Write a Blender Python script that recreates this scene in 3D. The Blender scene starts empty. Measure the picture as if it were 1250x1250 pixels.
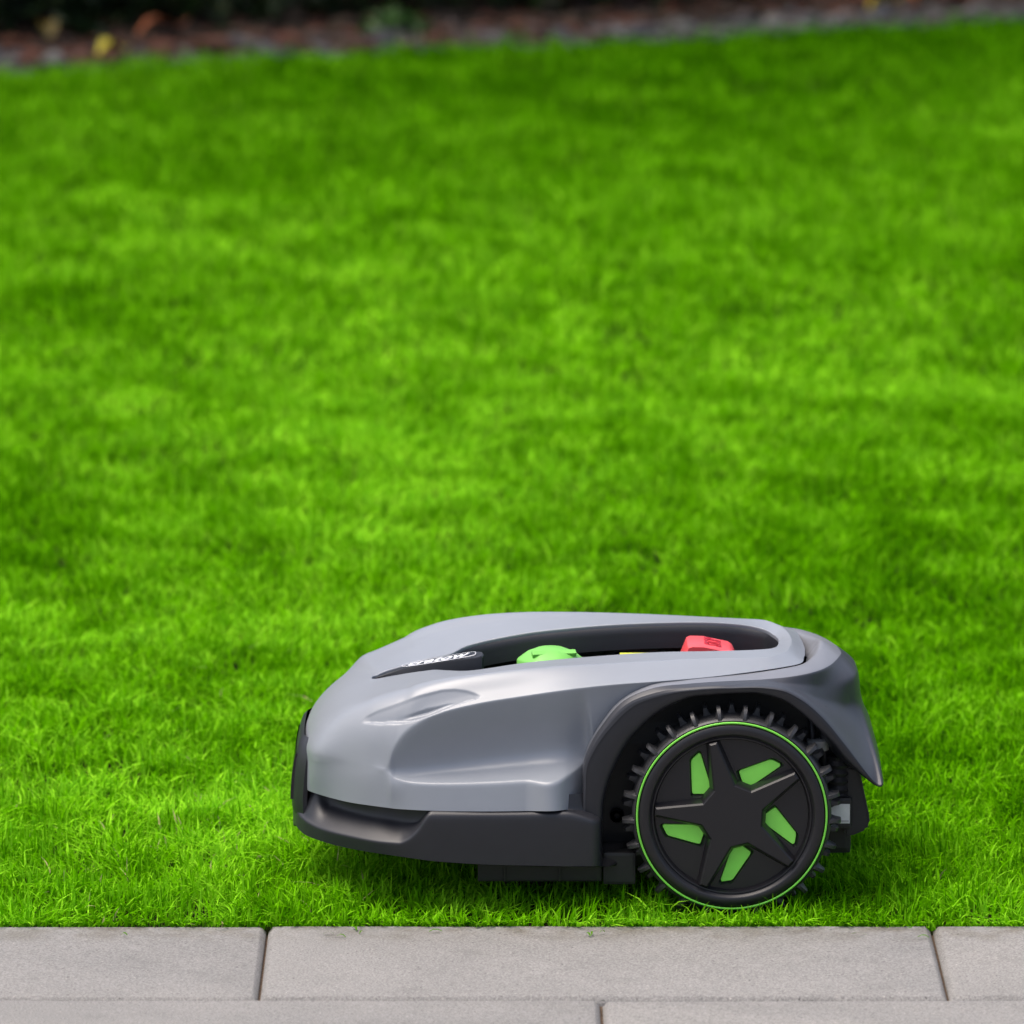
import bpy, bmesh, math, random
import numpy as np
from mathutils import Vector, Matrix

SC = bpy.context.scene
COL = SC.collection
random.seed(7)
RNG = np.random.default_rng(7)
R = math.radians

# ------------------------------------------------------------------ camera
F_PX, HALF = 9800.0, 625.0            # focal length in pixels of a 1250 px frame
PITCH = R(9.83)
CAM_Y, CAM_Z = -7.19, 1.625           # stands on the paving, about eye height
cam_d = bpy.data.cameras.new('camera')
cam = bpy.data.objects.new('camera', cam_d)
COL.objects.link(cam)
cam.location = (0, CAM_Y, CAM_Z)
cam.rotation_euler = (math.pi / 2 - PITCH, 0, 0)
cam_d.sensor_width = 36
cam_d.lens = F_PX / 1250 * 36
cam_d.clip_start, cam_d.clip_end = 0.1, 400
cam_d.dof.use_dof = True
cam_d.dof.focus_distance = 7.37
cam_d.dof.aperture_fstop = 9.2
SC.camera = cam

# ------------------------------------------------------------------ light
SUN_EL, SUN_AZ = R(72), R(-97)        # azimuth from +y (into the picture) towards +x
world = bpy.data.worlds.new('World')
SC.world = world
world.use_nodes = True
wn = world.node_tree
sky = wn.nodes.new('ShaderNodeTexSky')
sky.sky_type = 'NISHITA'
sky.sun_disc = False
sky.sun_elevation = SUN_EL
sky.sun_rotation = SUN_AZ
sky.air_density, sky.dust_density, sky.ozone_density = 1.0, 6.0, 0.6
wn.nodes['Background'].inputs['Strength'].default_value = 0.15
wn.links.new(sky.outputs[0], wn.nodes['Background'].inputs['Color'])
sun_d = bpy.data.lights.new('sun', 'SUN')
sun_d.energy = 1.3
sun_d.angle = R(40)
sun_d.color = (1.0, 0.96, 0.9)
sun = bpy.data.objects.new('sun', sun_d)
COL.objects.link(sun)
sv = Vector((math.sin(SUN_AZ) * math.cos(SUN_EL), math.cos(SUN_AZ) * math.cos(SUN_EL), math.sin(SUN_EL)))
sun.rotation_euler = sv.to_track_quat('Z', 'Y').to_euler()
SC.view_settings.view_transform = 'Standard'
SC.view_settings.look = 'None'
SC.view_settings.gamma = 1
SC.view_settings.use_curve_mapping = False
SC.view_settings.exposure = 0.68


# ------------------------------------------------------------------ helpers
def ray(px, py):
    dx, dy = (px - HALF) / F_PX, (HALF - py) / F_PX
    cp, sp = math.cos(PITCH), math.sin(PITCH)
    return dx, cp + dy * sp, -sp + dy * cp


def pt(px, py, y):
    """the point at depth y that a measurement (px, py) of the photograph belongs to"""
    d = ray(px, py)
    t = (y - CAM_Y) / d[1]
    return (d[0] * t, y, CAM_Z + d[2] * t)


def p3(px, y, z):
    """x measured on the photograph, depth and height given"""
    fwd = (y - CAM_Y) * math.cos(PITCH) + (CAM_Z - z) * math.sin(PITCH)
    return ((px - HALF) / F_PX * fwd, y, z)


def mat(name, col, rough=0.5, spec=0.5, metal=0.0, var=0.0, scale=200, bump=0.0, bscale=900, translucent=0.0):
    m = bpy.data.materials.new(name)
    m.use_nodes = True
    nt = m.node_tree
    b = nt.nodes['Principled BSDF']
    b.inputs['Base Color'].default_value = (*col, 1)
    b.inputs['Roughness'].default_value = rough
    b.inputs['Metallic'].default_value = metal
    b.inputs['Specular IOR Level'].default_value = spec
    if var or bump:
        tc = nt.nodes.new('ShaderNodeTexCoord')
    if var:
        n = nt.nodes.new('ShaderNodeTexNoise')
        n.inputs['Scale'].default_value = scale
        n.inputs['Detail'].default_value = 4
        nt.links.new(tc.outputs['Object'], n.inputs['Vector'])
        mr = nt.nodes.new('ShaderNodeMapRange')
        mr.inputs['From Min'].default_value, mr.inputs['From Max'].default_value = 0.3, 0.7
        mr.inputs['To Min'].default_value, mr.inputs['To Max'].default_value = 1 - var, 1 + var
        nt.links.new(n.outputs['Fac'], mr.inputs['Value'])
        mx = nt.nodes.new('ShaderNodeVectorMath')
        mx.operation = 'SCALE'
        mx.inputs[0].default_value = col
        nt.links.new(mr.outputs[0], mx.inputs['Scale'])
        nt.links.new(mx.outputs[0], b.inputs['Base Color'])
    if bump:
        n2 = nt.nodes.new('ShaderNodeTexNoise')
        n2.inputs['Scale'].default_value = bscale
        n2.inputs['Detail'].default_value = 2
        nt.links.new(tc.outputs['Object'], n2.inputs['Vector'])
        bp = nt.nodes.new('ShaderNodeBump')
        bp.inputs['Strength'].default_value = bump
        bp.inputs['Distance'].default_value = 0.001
        nt.links.new(n2.outputs['Fac'], bp.inputs['Height'])
        nt.links.new(bp.outputs[0], b.inputs['Normal'])
    return m


def attr_mat(name, rough, trans, spec=0.35, var=0.0):
    """colour from the per-blade / per-stone attribute 'tint', light passing through by 'trans'"""
    m = bpy.data.materials.new(name)
    m.use_nodes = True
    nt = m.node_tree
    b = nt.nodes['Principled BSDF']
    a = nt.nodes.new('ShaderNodeAttribute')
    a.attribute_name = 'tint'
    b.inputs['Roughness'].default_value = rough
    b.inputs['Specular IOR Level'].default_value = spec
    nt.links.new(a.outputs['Color'], b.inputs['Base Color'])
    if trans:
        tr = nt.nodes.new('ShaderNodeBsdfTranslucent')
        mx = nt.nodes.new('ShaderNodeMixShader')
        mx.inputs[0].default_value = trans
        nt.links.new(a.outputs['Color'], tr.inputs['Color'])
        nt.links.new(b.outputs[0], mx.inputs[1])
        nt.links.new(tr.outputs[0], mx.inputs[2])
        nt.links.new(mx.outputs[0], nt.nodes['Material Output'].inputs['Surface'])
    return m


def link(name, me, m=None, parent=None, smooth=True):
    o = bpy.data.objects.new(name, me)
    COL.objects.link(o)
    if m is not None and not me.materials:
        me.materials.append(m)
    if parent is not None:
        o.parent = parent
    if smooth and len(me.polygons):
        me.polygons.foreach_set('use_smooth', [True] * len(me.polygons))
    return o


def from_bm(name, bm, m, parent=None, smooth=True, angle=None):
    bmesh.ops.recalc_face_normals(bm, faces=bm.faces)
    me = bpy.data.meshes.new(name)
    bm.to_mesh(me)
    bm.free()
    o = link(name, me, m, parent, smooth)
    if angle is not None:
        me.set_sharp_from_angle(angle=R(angle))
    return o


def grid_obj(name, g, m, parent=None, angle=None, merge=1e-5):
    """g: array (nu, nv, 3) turned into one quad sheet"""
    nu, nv = g.shape[:2]
    bm = bmesh.new()
    vs = [bm.verts.new(p) for p in g.reshape(-1, 3)]
    for i in range(nu - 1):
        for j in range(nv - 1):
            bm.faces.new((vs[i * nv + j], vs[(i + 1) * nv + j], vs[(i + 1) * nv + j + 1], vs[i * nv + j + 1]))
    bmesh.ops.remove_doubles(bm, verts=bm.verts, dist=merge)
    return from_bm(name, bm, m, parent, True, angle)


def box_bm(bm, x0, x1, y0, y1, z0, z1, bev=0.0):
    vs = [bm.verts.new((x, y, z)) for x in (x0, x1) for y in (y0, y1) for z in (z0, z1)]
    f = [(0, 1, 3, 2), (4, 6, 7, 5), (0, 4, 5, 1), (2, 3, 7, 6), (0, 2, 6, 4), (1, 5, 7, 3)]
    fs = [bm.faces.new([vs[i] for i in q]) for q in f]
    if bev:
        es = list({e for fc in fs for e in fc.edges})
        bmesh.ops.bevel(bm, geom=es, offset=bev, segments=2, affect='EDGES', profile=0.7)


def box_obj(name, x0, x1, y0, y1, z0, z1, m, parent=None, bev=0.002):
    bm = bmesh.new()
    box_bm(bm, x0, x1, y0, y1, z0, z1, bev)
    return from_bm(name, bm, m, parent, False)


def lathe_bm(bm, prof, seg, axis='y', c=(0, 0, 0), closed=False):
    """prof: list of (radius, depth); revolved round the y axis"""
    rings = []
    for r, d in prof:
        rings.append([bm.verts.new((c[0] + r * math.cos(2 * math.pi * i / seg), c[1] + d, c[2] + r * math.sin(2 * math.pi * i / seg))) for i in range(seg)]
                     if r > 1e-6 else [bm.verts.new((c[0], c[1] + d, c[2]))])
    pairs = list(zip(rings, rings[1:])) + ([(rings[-1], rings[0])] if closed else [])
    for a, b in pairs:
        for i in range(seg):
            k = (i + 1) % seg
            if len(a) == 1 and len(b) == 1:
                continue
            if len(a) == 1:
                bm.faces.new((a[0], b[i], b[k]))
            elif len(b) == 1:
                bm.faces.new((a[i], b[0], a[k]))
            else:
                bm.faces.new((a[i], b[i], b[k], a[k]))


def tube_bm(bm, pts, r, seg=8):
    pts = [Vector(p) for p in pts]
    rings = []
    for i, p in enumerate(pts):
        t = (pts[min(i + 1, len(pts) - 1)] - pts[max(i - 1, 0)]).normalized()
        a = t.orthogonal().normalized()
        b = t.cross(a)
        rr = r[i] if isinstance(r, (list, tuple)) else r
        rings.append([bm.verts.new(p + a * rr * math.cos(2 * math.pi * k / seg) + b * rr * math.sin(2 * math.pi * k / seg)) for k in range(seg)])
    for A, B in zip(rings, rings[1:]):
        for k in range(seg):
            bm.faces.new((A[k], A[(k + 1) % seg], B[(k + 1) % seg], B[k]))
    bm.faces.new(rings[0])
    bm.faces.new(rings[-1][::-1])


def tag(o, label=None, cat=None, group=None, kind=None):
    for k, v in (('label', label), ('category', cat), ('group', group), ('kind', kind)):
        if v:
            o[k] = v
    return o


def spline(knots, t, ts, pchip=False):
    """non-uniform Catmull-Rom through knots (n,3) at parameters t, sampled at ts"""
    K = np.asarray(knots, float)
    t = np.asarray(t, float)
    n = len(t)
    d = (K[1:] - K[:-1]) / (t[1:] - t[:-1])[:, None]
    m = np.zeros_like(K)
    m[0], m[-1] = d[0], d[-1]
    h = t[1:] - t[:-1]
    for i in range(1, n - 1):
        m[i] = (d[i - 1] * h[i] + d[i] * h[i - 1]) / (h[i] + h[i - 1])
        if pchip:
            a_, b_ = d[i - 1], d[i]
            m[i] = np.where(a_ * b_ > 0, 2 * a_ * b_ / np.where(a_ + b_ == 0, 1, a_ + b_), 0)
    i = np.clip(np.searchsorted(t, ts, side='right') - 1, 0, n - 2)
    s = ((ts - t[i]) / h[i])[:, None]
    hh = h[i][:, None]
    return ((2 * s**3 - 3 * s**2 + 1) * K[i] + (s**3 - 2 * s**2 + s) * hh * m[i]
            + (-2 * s**3 + 3 * s**2) * K[i + 1] + (s**3 - s**2) * hh * m[i + 1])


def loft(lines, ref, nu, nvs, crease=None, smooth=0, pchip=False, lcr=None, dens=None):
    """lines: list of knot lists; returns (nu, nv, 3). crease(u01 array, k0) -> 0 smooth .. 1 straight between lines"""
    L = [np.asarray(l, float) for l in lines]
    rf = L[ref]
    t = np.concatenate([[0], np.cumsum(np.maximum(np.linalg.norm(rf[1:] - rf[:-1], axis=1), 0.004))])
    ts = np.linspace(0, t[-1], nu)
    if dens is not None:
        fine = np.linspace(0, t[-1], 4000)
        cd = np.cumsum(np.interp(fine, t, dens))
        ts = np.interp(np.linspace(cd[0], cd[-1], nu), cd, fine)
    if lcr is not None:
        LC = np.stack([np.interp(ts, t, q) for q in lcr], 1)
    S = np.stack([spline(l, t, ts, pchip) for l in L], 1)           # nu, nl, 3
    nl = len(L)
    cl = np.zeros(nu) if crease is None else np.interp(ts, t, crease)
    cols = []
    for j in range(nl - 1):
        p0, p1, p2, p3_ = S[:, max(j - 1, 0)], S[:, j], S[:, j + 1], S[:, min(j + 2, nl - 1)]
        l01 = np.linalg.norm(p1 - p0, axis=1) + 1e-6
        l12 = np.linalg.norm(p2 - p1, axis=1) + 1e-6
        l23 = np.linalg.norm(p3_ - p2, axis=1) + 1e-6
        d01, d12, d23 = (p1 - p0) / l01[:, None], (p2 - p1) / l12[:, None], (p3_ - p2) / l23[:, None]
        m1 = (d01 * l12[:, None] + d12 * l01[:, None]) / (l01 + l12)[:, None] if j > 0 else d12
        m2 = (d12 * l23[:, None] + d23 * l12[:, None]) / (l12 + l23)[:, None] if j < nl - 2 else d12
        if lcr is not None:
            m1 = m1 * (1 - LC[:, j:j + 1]) + d12 * LC[:, j:j + 1]
            m2 = m2 * (1 - LC[:, j + 1:j + 2]) + d12 * LC[:, j + 1:j + 2]
        m1 = m1 * l12[:, None]
        m2 = m2 * l12[:, None]
        for k in range(nvs[j]):
            s = k / nvs[j]
            cur = ((2 * s**3 - 3 * s**2 + 1) * p1 + (s**3 - 2 * s**2 + s) * m1 + (-2 * s**3 + 3 * s**2) * p2 + (s**3 - s**2) * m2)
            lin = p1 + (p2 - p1) * s
            cols.append(cur * (1 - cl[:, None]) + lin * cl[:, None])
    cols.append(S[:, -1])
    g = np.stack(cols, 1)
    for _ in range(smooth):
        g[:, 1:-1] = 0.5 * g[:, 1:-1] + 0.25 * (g[:, :-2] + g[:, 2:])
    return g


def vnoise(x, y, cell, seed):
    """smooth 2-D value noise 0..1"""
    r = np.random.default_rng(seed)
    tab = r.random((256, 256))
    fx, fy = x / cell, y / cell
    ix, iy = np.floor(fx).astype(int), np.floor(fy).astype(int)
    u, v = fx - ix, fy - iy
    u, v = u * u * (3 - 2 * u), v * v * (3 - 2 * v)
    a, b = tab[ix % 256, iy % 256], tab[(ix + 1) % 256, iy % 256]
    c, d = tab[ix % 256, (iy + 1) % 256], tab[(ix + 1) % 256, (iy + 1) % 256]
    return (a * (1 - u) + b * u) * (1 - v) + (c * (1 - u) + d * u) * v


# ------------------------------------------------------------------ materials
M_BODY = mat('grey_body_plastic', (0.236, 0.254, 0.282), 0.35, 0.6, var=0.015, scale=60, bump=0.06, bscale=1600)
M_COVER = mat('dark_grey_plastic', (0.042, 0.0435, 0.051), 0.40, 0.35, var=0.03, scale=80, bump=0.08, bscale=1500)
M_DECK_SHEEN = mat('sheen_grey_plastic', (0.180, 0.186, 0.206), 0.36, 0.5, var=0.02, scale=80, bump=0.06, bscale=1500)  # sky sheen on the cover's up-facing top, put into a lighter base colour
M_CHAR = mat('charcoal_plastic', (0.020, 0.0205, 0.025), 0.42, 0.42, var=0.05, scale=80, bump=0.10, bscale=1500)
M_BLACK = mat('black_plastic', (0.012, 0.012, 0.013), 0.5, 0.4, var=0.1, bump=0.05)
M_RIM = mat('black_rim_plastic', (0.014, 0.013, 0.015), 0.38, 0.42, bump=0.04, bscale=1500)
M_RUB = mat('black_rubber', (0.026, 0.026, 0.028), 0.45, 0.5, var=0.2, scale=120, bump=0.15, bscale=700)
M_KNOB = mat('pale_green_plastic', (0.17, 0.50, 0.085), 0.42, 0.4)
M_GREEN = mat('green_plastic', (0.30, 0.90, 0.11), 0.4, 0.4, var=0.03, scale=90)
M_RING = mat('green_ring_plastic', (0.20, 0.66, 0.07), 0.42, 0.4)
M_RED = mat('red_plastic', (0.80, 0.075, 0.085), 0.38, 0.5)
M_RED2 = mat('dark_red_print', (0.42, 0.012, 0.03), 0.4, 0.4)
M_YEL = mat('yellow_print', (0.55, 0.6, 0.03), 0.5)
M_WHITE = mat('white_print', (0.75, 0.76, 0.78), 0.5)
M_STICK = mat('grey_sticker', (0.55, 0.56, 0.55), 0.5, var=0.05, scale=400)
M_COLLAR = mat('pale_grey_plastic', (0.36, 0.36, 0.36), 0.5)
M_SENSOR = mat('black_gloss', (0.006, 0.006, 0.007), 0.12, 0.5)
M_BLADE = attr_mat('grass_blades', 0.7, 0.32, 0.0)
M_LEAF = attr_mat('hedge_leaves', 0.5, 0.25, 0.4)
M_STONE = attr_mat('gravel_stones', 0.8, 0.0, 0.3)

# ================================================================== THE SETTING
# ---- ground under the lawn and far away
FAR_L = pt(0, 85, 0)


def on_ground(px, py, z=0.0):
    d = ray(px, py)
    t = (z - CAM_Z) / d[2]
    return Vector((d[0] * t, CAM_Y + d[1] * t, z))


EDGE_A, EDGE_B = on_ground(0, 97), on_ground(1250, 30)
EDGE_DIR = (EDGE_B - EDGE_A).normalized()
EDGE_N = Vector((-EDGE_DIR.y, EDGE_DIR.x, 0))          # points away from the camera


def edge_y(x):
    return EDGE_A.y + (x - EDGE_A.x) * EDGE_DIR.y / EDGE_DIR.x


PAVE_EDGE = -0.048


def ground_z(x, y):
    return (vnoise(x + 50, y + 50, 0.9, 3) - 0.5) * 0.022 * np.clip((y - 0.5) / 1.0, 0, 1) + (vnoise(x + 50, y + 50, 0.23, 4) - 0.5) * 0.008 * np.clip((y - 0.5) / 0.5, 0, 1)


M_SOIL = mat('lawn_soil', (0.014, 0.016, 0.006), 0.9, 0.0, var=0.4, scale=40)
gx = np.linspace(-9, 9, 60)
gx = np.concatenate([[-150, -40], gx, [40, 150]])
gy = np.concatenate([[-60, -20, -6, -2], np.linspace(-0.5, 11, 70), [20, 60, 250]])
GX, GY = np.meshgrid(gx, gy, indexing='ij')
GZ = np.where((np.abs(GX) < 9.1) & (GY > 0) & (GY < 11), ground_z(GX, GY), 0.0) - 0.002
GZ = np.where(GY < PAVE_EDGE, -0.09, GZ)
grid = np.stack([GX, GY, GZ], 2)
g_o = grid_obj('ground', grid, M_SOIL)
tag(g_o, 'dark earth under the lawn and the hedge', None, None, 'structure')

# ---- paving in front
M_PAVE = bpy.data.materials.new('concrete_paving')
M_PAVE.use_nodes = True
nt = M_PAVE.node_tree
b = nt.nodes['Principled BSDF']
b.inputs['Roughness'].default_value = 0.85
b.inputs['Specular IOR Level'].default_value = 0.25
geo = nt.nodes.new('ShaderNodeNewGeometry')


def nz(scale, detail=3, rough=0.6):
    n = nt.nodes.new('ShaderNodeTexNoise')
    n.inputs['Scale'].default_value = scale
    n.inputs['Detail'].default_value = detail
    n.inputs['Roughness'].default_value = rough
    nt.links.new(geo.outputs['Position'], n.inputs['Vector'])
    return n.outputs['Fac']


def ramp(src, stops):
    r_ = nt.nodes.new('ShaderNodeValToRGB')
    e = r_.color_ramp.elements
    while len(e) < len(stops):
        e.new(0.5)
    for el, (p_, c_) in zip(e, stops):
        el.position = p_
        el.color = (*c_, 1)
    nt.links.new(src, r_.inputs[0])
    return r_.outputs[0]


def mult(a, c):
    x = nt.nodes.new('ShaderNodeMix')
    x.data_type = 'RGBA'
    x.blend_type = 'MULTIPLY'
    x.inputs['Factor'].default_value = 1
    nt.links.new(a, x.inputs['A'])
    nt.links.new(c, x.inputs['B'])
    return x.outputs['Result']


def g3(v):
    return (v, v, v)


base = ramp(nz(9, 4), [(0.3, (0.205, 0.200, 0.191)), (0.7, (0.232, 0.225, 0.215))])
fine = ramp(nz(520, 2, 0.7), [(0.28, g3(0.60)), (0.5, g3(1.0)), (0.74, g3(1.45))])
pits = ramp(nz(260, 1), [(0.22, g3(0.45)), (0.30, g3(1.0))])
vor = nt.nodes.new('ShaderNodeTexVoronoi')
vor.inputs['Scale'].default_value = 95
nt.links.new(geo.outputs['Position'], vor.inputs['Vector'])
specks = ramp(vor.outputs['Distance'], [(0.05, (1.5, 1.46, 1.4)), (0.13, g3(1.0))])
damp = ramp(nz(14, 5), [(0.30, g3(0.90)), (0.42, g3(1.0))])
c = mult(mult(mult(mult(base, fine), pits), specks), damp)
info = nt.nodes.new('ShaderNodeObjectInfo')
ri = ramp(info.outputs['Random'], [(0.0, (0.93, 0.93, 0.94)), (1.0, (1.05, 1.04, 1.03))])
c = mult(c, ri)
sep = nt.nodes.new('ShaderNodeSeparateXYZ')
nt.links.new(geo.outputs['Position'], sep.inputs[0])
# soil and moss stains where the lawn meets the stones
mrd = nt.nodes.new('ShaderNodeMapRange')
mrd.inputs['From Min'].default_value, mrd.inputs['From Max'].default_value = PAVE_EDGE - 0.075, PAVE_EDGE
nt.links.new(sep.outputs['Y'], mrd.inputs['Value'])
mm = nt.nodes.new('ShaderNodeMath')
mm.operation = 'MULTIPLY'
nt.links.new(mrd.outputs[0], mm.inputs[0])
nt.links.new(ramp(nz(26, 6, 0.7), [(0.42, g3(0.0)), (0.66, g3(1.0))]), mm.inputs[1])
c = mult(c, ramp(mm.outputs[0], [(0.0, g3(1.0)), (0.7, (0.66, 0.62, 0.54))]))
nt.links.new(c, b.inputs['Base Color'])
bp = nt.nodes.new('ShaderNodeBump')
bp.inputs['Strength'].default_value = 0.5
bp.inputs['Distance'].default_value = 0.0015
nt.links.new(nz(420, 3, 0.7), bp.inputs['Height'])
nt.links.new(bp.outputs[0], b.inputs['Normal'])

M_SAND = mat('joint_sand', (0.075, 0.052, 0.036), 0.9, 0.1, var=0.6, scale=300)
bm = bmesh.new()
box_bm(bm, -6, 6, -2.6, PAVE_EDGE - 0.002, -0.075, -0.0035)
pave = from_bm('pavement', bm, M_SAND, None, False)
tag(pave, 'sand bed under the row of concrete paving stones', None, None, 'structure')
PAVE_TOP = 0.005


def stone_mesh(seed):
    rr = random.Random(seed)
    L, W, T, ch = 0.603, 0.283, 0.06, 0.0045
    bm = bmesh.new()
    # outline with slightly uneven, chipped arrises
    nx, ny = 26, 12
    outl = [(-L / 2 + L * i / nx, -W / 2) for i in range(nx)] + [(L / 2, -W / 2 + W * i / ny) for i in range(ny)] \
        + [(L / 2 - L * i / nx, W / 2) for i in range(nx)] + [(-L / 2, W / 2 - W * i / ny) for i in range(ny)]
    loops = []
    for ins, z in ((0, -T), (0, -0.0062), (0.0008, -0.0050), (ch - 0.0006, -0.0009), (ch + 0.0012, 0.0)):
        lp = []
        for (x, y) in outl:
            q = (rr.random() - 0.5) * (0.0009 if ins else 0.0)
            sx = 1 - 2 * ins / L
            sy = 1 - 2 * ins / W
            lp.append(bm.verts.new((x * sx + q, y * sy + q * 0.8, z + (q * 0.5 if ins else 0))))
        loops.append(lp)
    n = len(outl)
    for A, B in zip(loops, loops[1:]):
        for i in range(n):
            bm.faces.new((A[i], A[(i + 1) % n], B[(i + 1) % n], B[i]))
    bm.faces.new(loops[-1])
    bm.faces.new(loops[0][::-1])
    bmesh.ops.recalc_face_normals(bm, faces=bm.faces)
    me = bpy.data.meshes.new('paving_stone')
    bm.to_mesh(me)
    bm.free()
    me.materials.append(M_PAVE)
    me.set_sharp_from_angle(angle=R(50))
    return me


stones = [stone_mesh(k) for k in range(3)]
YAW = R(0.35)
jx = pt(328, 1132, PAVE_EDGE)[0]
PITCH_X, PITCH_Y = 0.6053, 0.2850
for row in range(5):
    off = 0 if row % 2 == 0 else PITCH_X / 2
    for k in range(-3, 4):
        cx = jx + off + (k + 0.5) * PITCH_X
        cy = PAVE_EDGE - (row + 0.5) * PITCH_Y + 0.0015
        o = link('paving_stone', stones[(row * 2 + k) % 3], None, pave, smooth=True)
        rr = random.Random(row * 31 + k + 5)
        o.location = (cx * math.cos(YAW) - (cy - PAVE_EDGE) * math.sin(YAW) * -1, cy + cx * math.sin(YAW) * 0.35, PAVE_TOP + rr.uniform(-0.0005, 0.0005) - (0.0016 if row else 0))
        o.rotation_euler = (rr.uniform(-0.002, 0.002), rr.uniform(-0.0015, 0.0015), YAW * 0.35 + rr.uniform(-0.001, 0.001) + (math.pi if (row + k) % 2 else 0))


# ---- lawn
def make_blades(x, y, h, w, seg, tint_fn, lean_k=1.0, r=RNG):
    n = len(x)
    fieldA = vnoise(x + 20, y + 20, 0.11, 11) * 4 * math.pi + vnoise(x + 20, y + 20, 0.5, 12) * 3
    ang = fieldA + r.normal(0, 1.5, n)
    lean = np.clip(0.35 + 0.75 * vnoise(x + 9, y + 9, 0.05, 13) + r.normal(0, 0.45, n), 0.05, 1.9) * lean_k
    dx, dy = np.cos(ang), np.sin(ang)
    fa = ang + math.pi / 2 + r.normal(0, 0.7, n)          # blade's flat faces roughly across its bend
    wx, wy = np.cos(fa), np.sin(fa)
    z0 = ground_z(x, y)
    rows = []
    for k in range(seg + 1):
        s = k / seg
        ww = w * (1 - s**1.7) * 0.5 * (0.75 + 0.6 * min(s, 0.4))
        px = x + dx * lean * h * s**1.7
        py = y + dy * lean * h * s**1.7
        pz = z0 + h * (s - 0.36 * np.minimum(lean, 1.3) * s**2.4)
        if k < seg:
            tw = (r.random(n) - 0.5) * 0.15 * w
            rows.append(np.stack([px - wx * ww, py - wy * ww, pz + tw], 1))
            rows.append(np.stack([px + wx * ww, py + wy * ww, pz - tw], 1))
        else:
            rows.append(np.stack([px, py, pz], 1))
    V = np.stack(rows, 1)                                   # n, 2*seg+1, 3
    nv = 2 * seg + 1
    tri = []
    for k in range(seg - 1):
        a = 2 * k
        tri += [(a, a + 1, a + 3), (a, a + 3, a + 2)]
    tri.append((2 * seg - 2, 2 * seg - 1, 2 * seg))
    T = (np.array(tri)[None] + (np.arange(n) * nv)[:, None, None]).reshape(-1, 3)
    tint = tint_fn(x, y, n, r)
    C = np.repeat(tint, nv, axis=0)
    return V.reshape(-1, 3), T, C


def grass_tint(x, y, n, r):
    patch = vnoise(x + 70, y + 70, 0.55, 21)[:, None]
    clump = vnoise(x + 70, y + 70, 0.06, 22)[:, None]
    a = np.array([0.132, 0.410, 0.001])
    bb = np.array([0.350, 0.760, 0.030])
    d = np.array([0.034, 0.150, 0.001])
    k = np.clip(0.45 * clump + 0.32 * patch + 0.7 * r.random((n, 1)) - 0.24, 0, 1)
    c = np.where(k < 0.5, d + (a - d) * k * 2, a + (bb - a) * (k - 0.5) * 2)
    # shade over the far lawn put into the blade colour, growing with distance
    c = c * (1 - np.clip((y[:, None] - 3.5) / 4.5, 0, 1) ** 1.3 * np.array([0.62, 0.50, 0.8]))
    # dry blades, more of them in the thin patch left of the machine's nose
    px = np.exp(-(((x + 0.30) / 0.16) ** 2 + ((y - 0.25) / 0.25) ** 2))
    dry = r.random(n) < (0.0006 + 0.016 * px) * (y < 1.5)
    c = np.where(dry[:, None], np.array([0.50, 0.44, 0.20]) * (0.85 + 0.3 * r.random((n, 1))), c)
    return c


def scatter(n, x0, x1, y0, y1):
    return RNG.uniform(x0, x1, n), RNG.uniform(y0, y1, n)


def frame_half(y):
    return 0.0645 * (y - CAM_Y) * 1.08 + 0.06


WX, WZ = pt(893.5, 997, 0)[0], pt(893.5, 997, 0)[2]
YC = 0.176
parts = []


def near_h(x, y, h):
    h = h * np.clip(0.55 + (y + 0.05) / 0.16, 0.55, 1.0)
    for yy in (0.028, 2 * YC - 0.028):                      # flattened under the driving wheels
        inw = (np.abs(x - WX) < 0.055) & (np.abs(y - yy) < 0.034)
        h = np.where(inw, h * 0.3, h)
    return h


bands = [  # y0, y1, blades per m2, segments, width, height
    (PAVE_EDGE - 0.001, 0.55, 74000, 3, 0.0025, 0.0225),
    (0.55, 1.5, 54000, 3, 0.0028, 0.0240),
    (1.5, 3.2, 33000, 2, 0.0033, 0.0265),
    (3.2, 8.9, 17000, 2, 0.0046, 0.031),
]
for (y0, y1, dens, seg, w, h) in bands:
    for inside in (True, False):
        half = frame_half(y1)
        if inside:
            n = int(dens * (y1 - y0) * 2 * half)
            x, y = scatter(n, -half, half, y0, y1)
        else:
            reach = 1.5 + 0.2 * y1
            n = int(dens * 0.30 * (y1 - y0) * 2 * (reach + 0.4))
            x, y = scatter(n, half - 0.4, half + reach, y0, y1)
            x *= np.where(RNG.random(n) < 0.5, -1, 1)
        keep = (y < edge_y(x) - 0.01 + RNG.normal(0, 0.03, n)) & ((np.abs(x) <= frame_half(y)) == inside)
        # thin and thick clumps
        keep &= RNG.random(n) < 0.45 + 0.75 * vnoise(x + 33, y + 33, 0.045, 31)
        x, y = x[keep], y[keep]
        n = len(x)
        k = (0.58 + 0.66 * vnoise(x + 40, y + 40, 0.05, 41)) * np.clip(RNG.normal(1, 0.22, n), 0.4, 1.6) * (0.85 + 0.3 * vnoise(x + 40, y + 40, 0.7, 42))
        hh = near_h(x, y, h * k)
        ww = w * np.clip(RNG.normal(1, 0.25, n), 0.5, 1.8) * (1 if inside else 1.7)
        parts.append(make_blades(x, y, hh, ww, seg if inside else 2, grass_tint))


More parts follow.
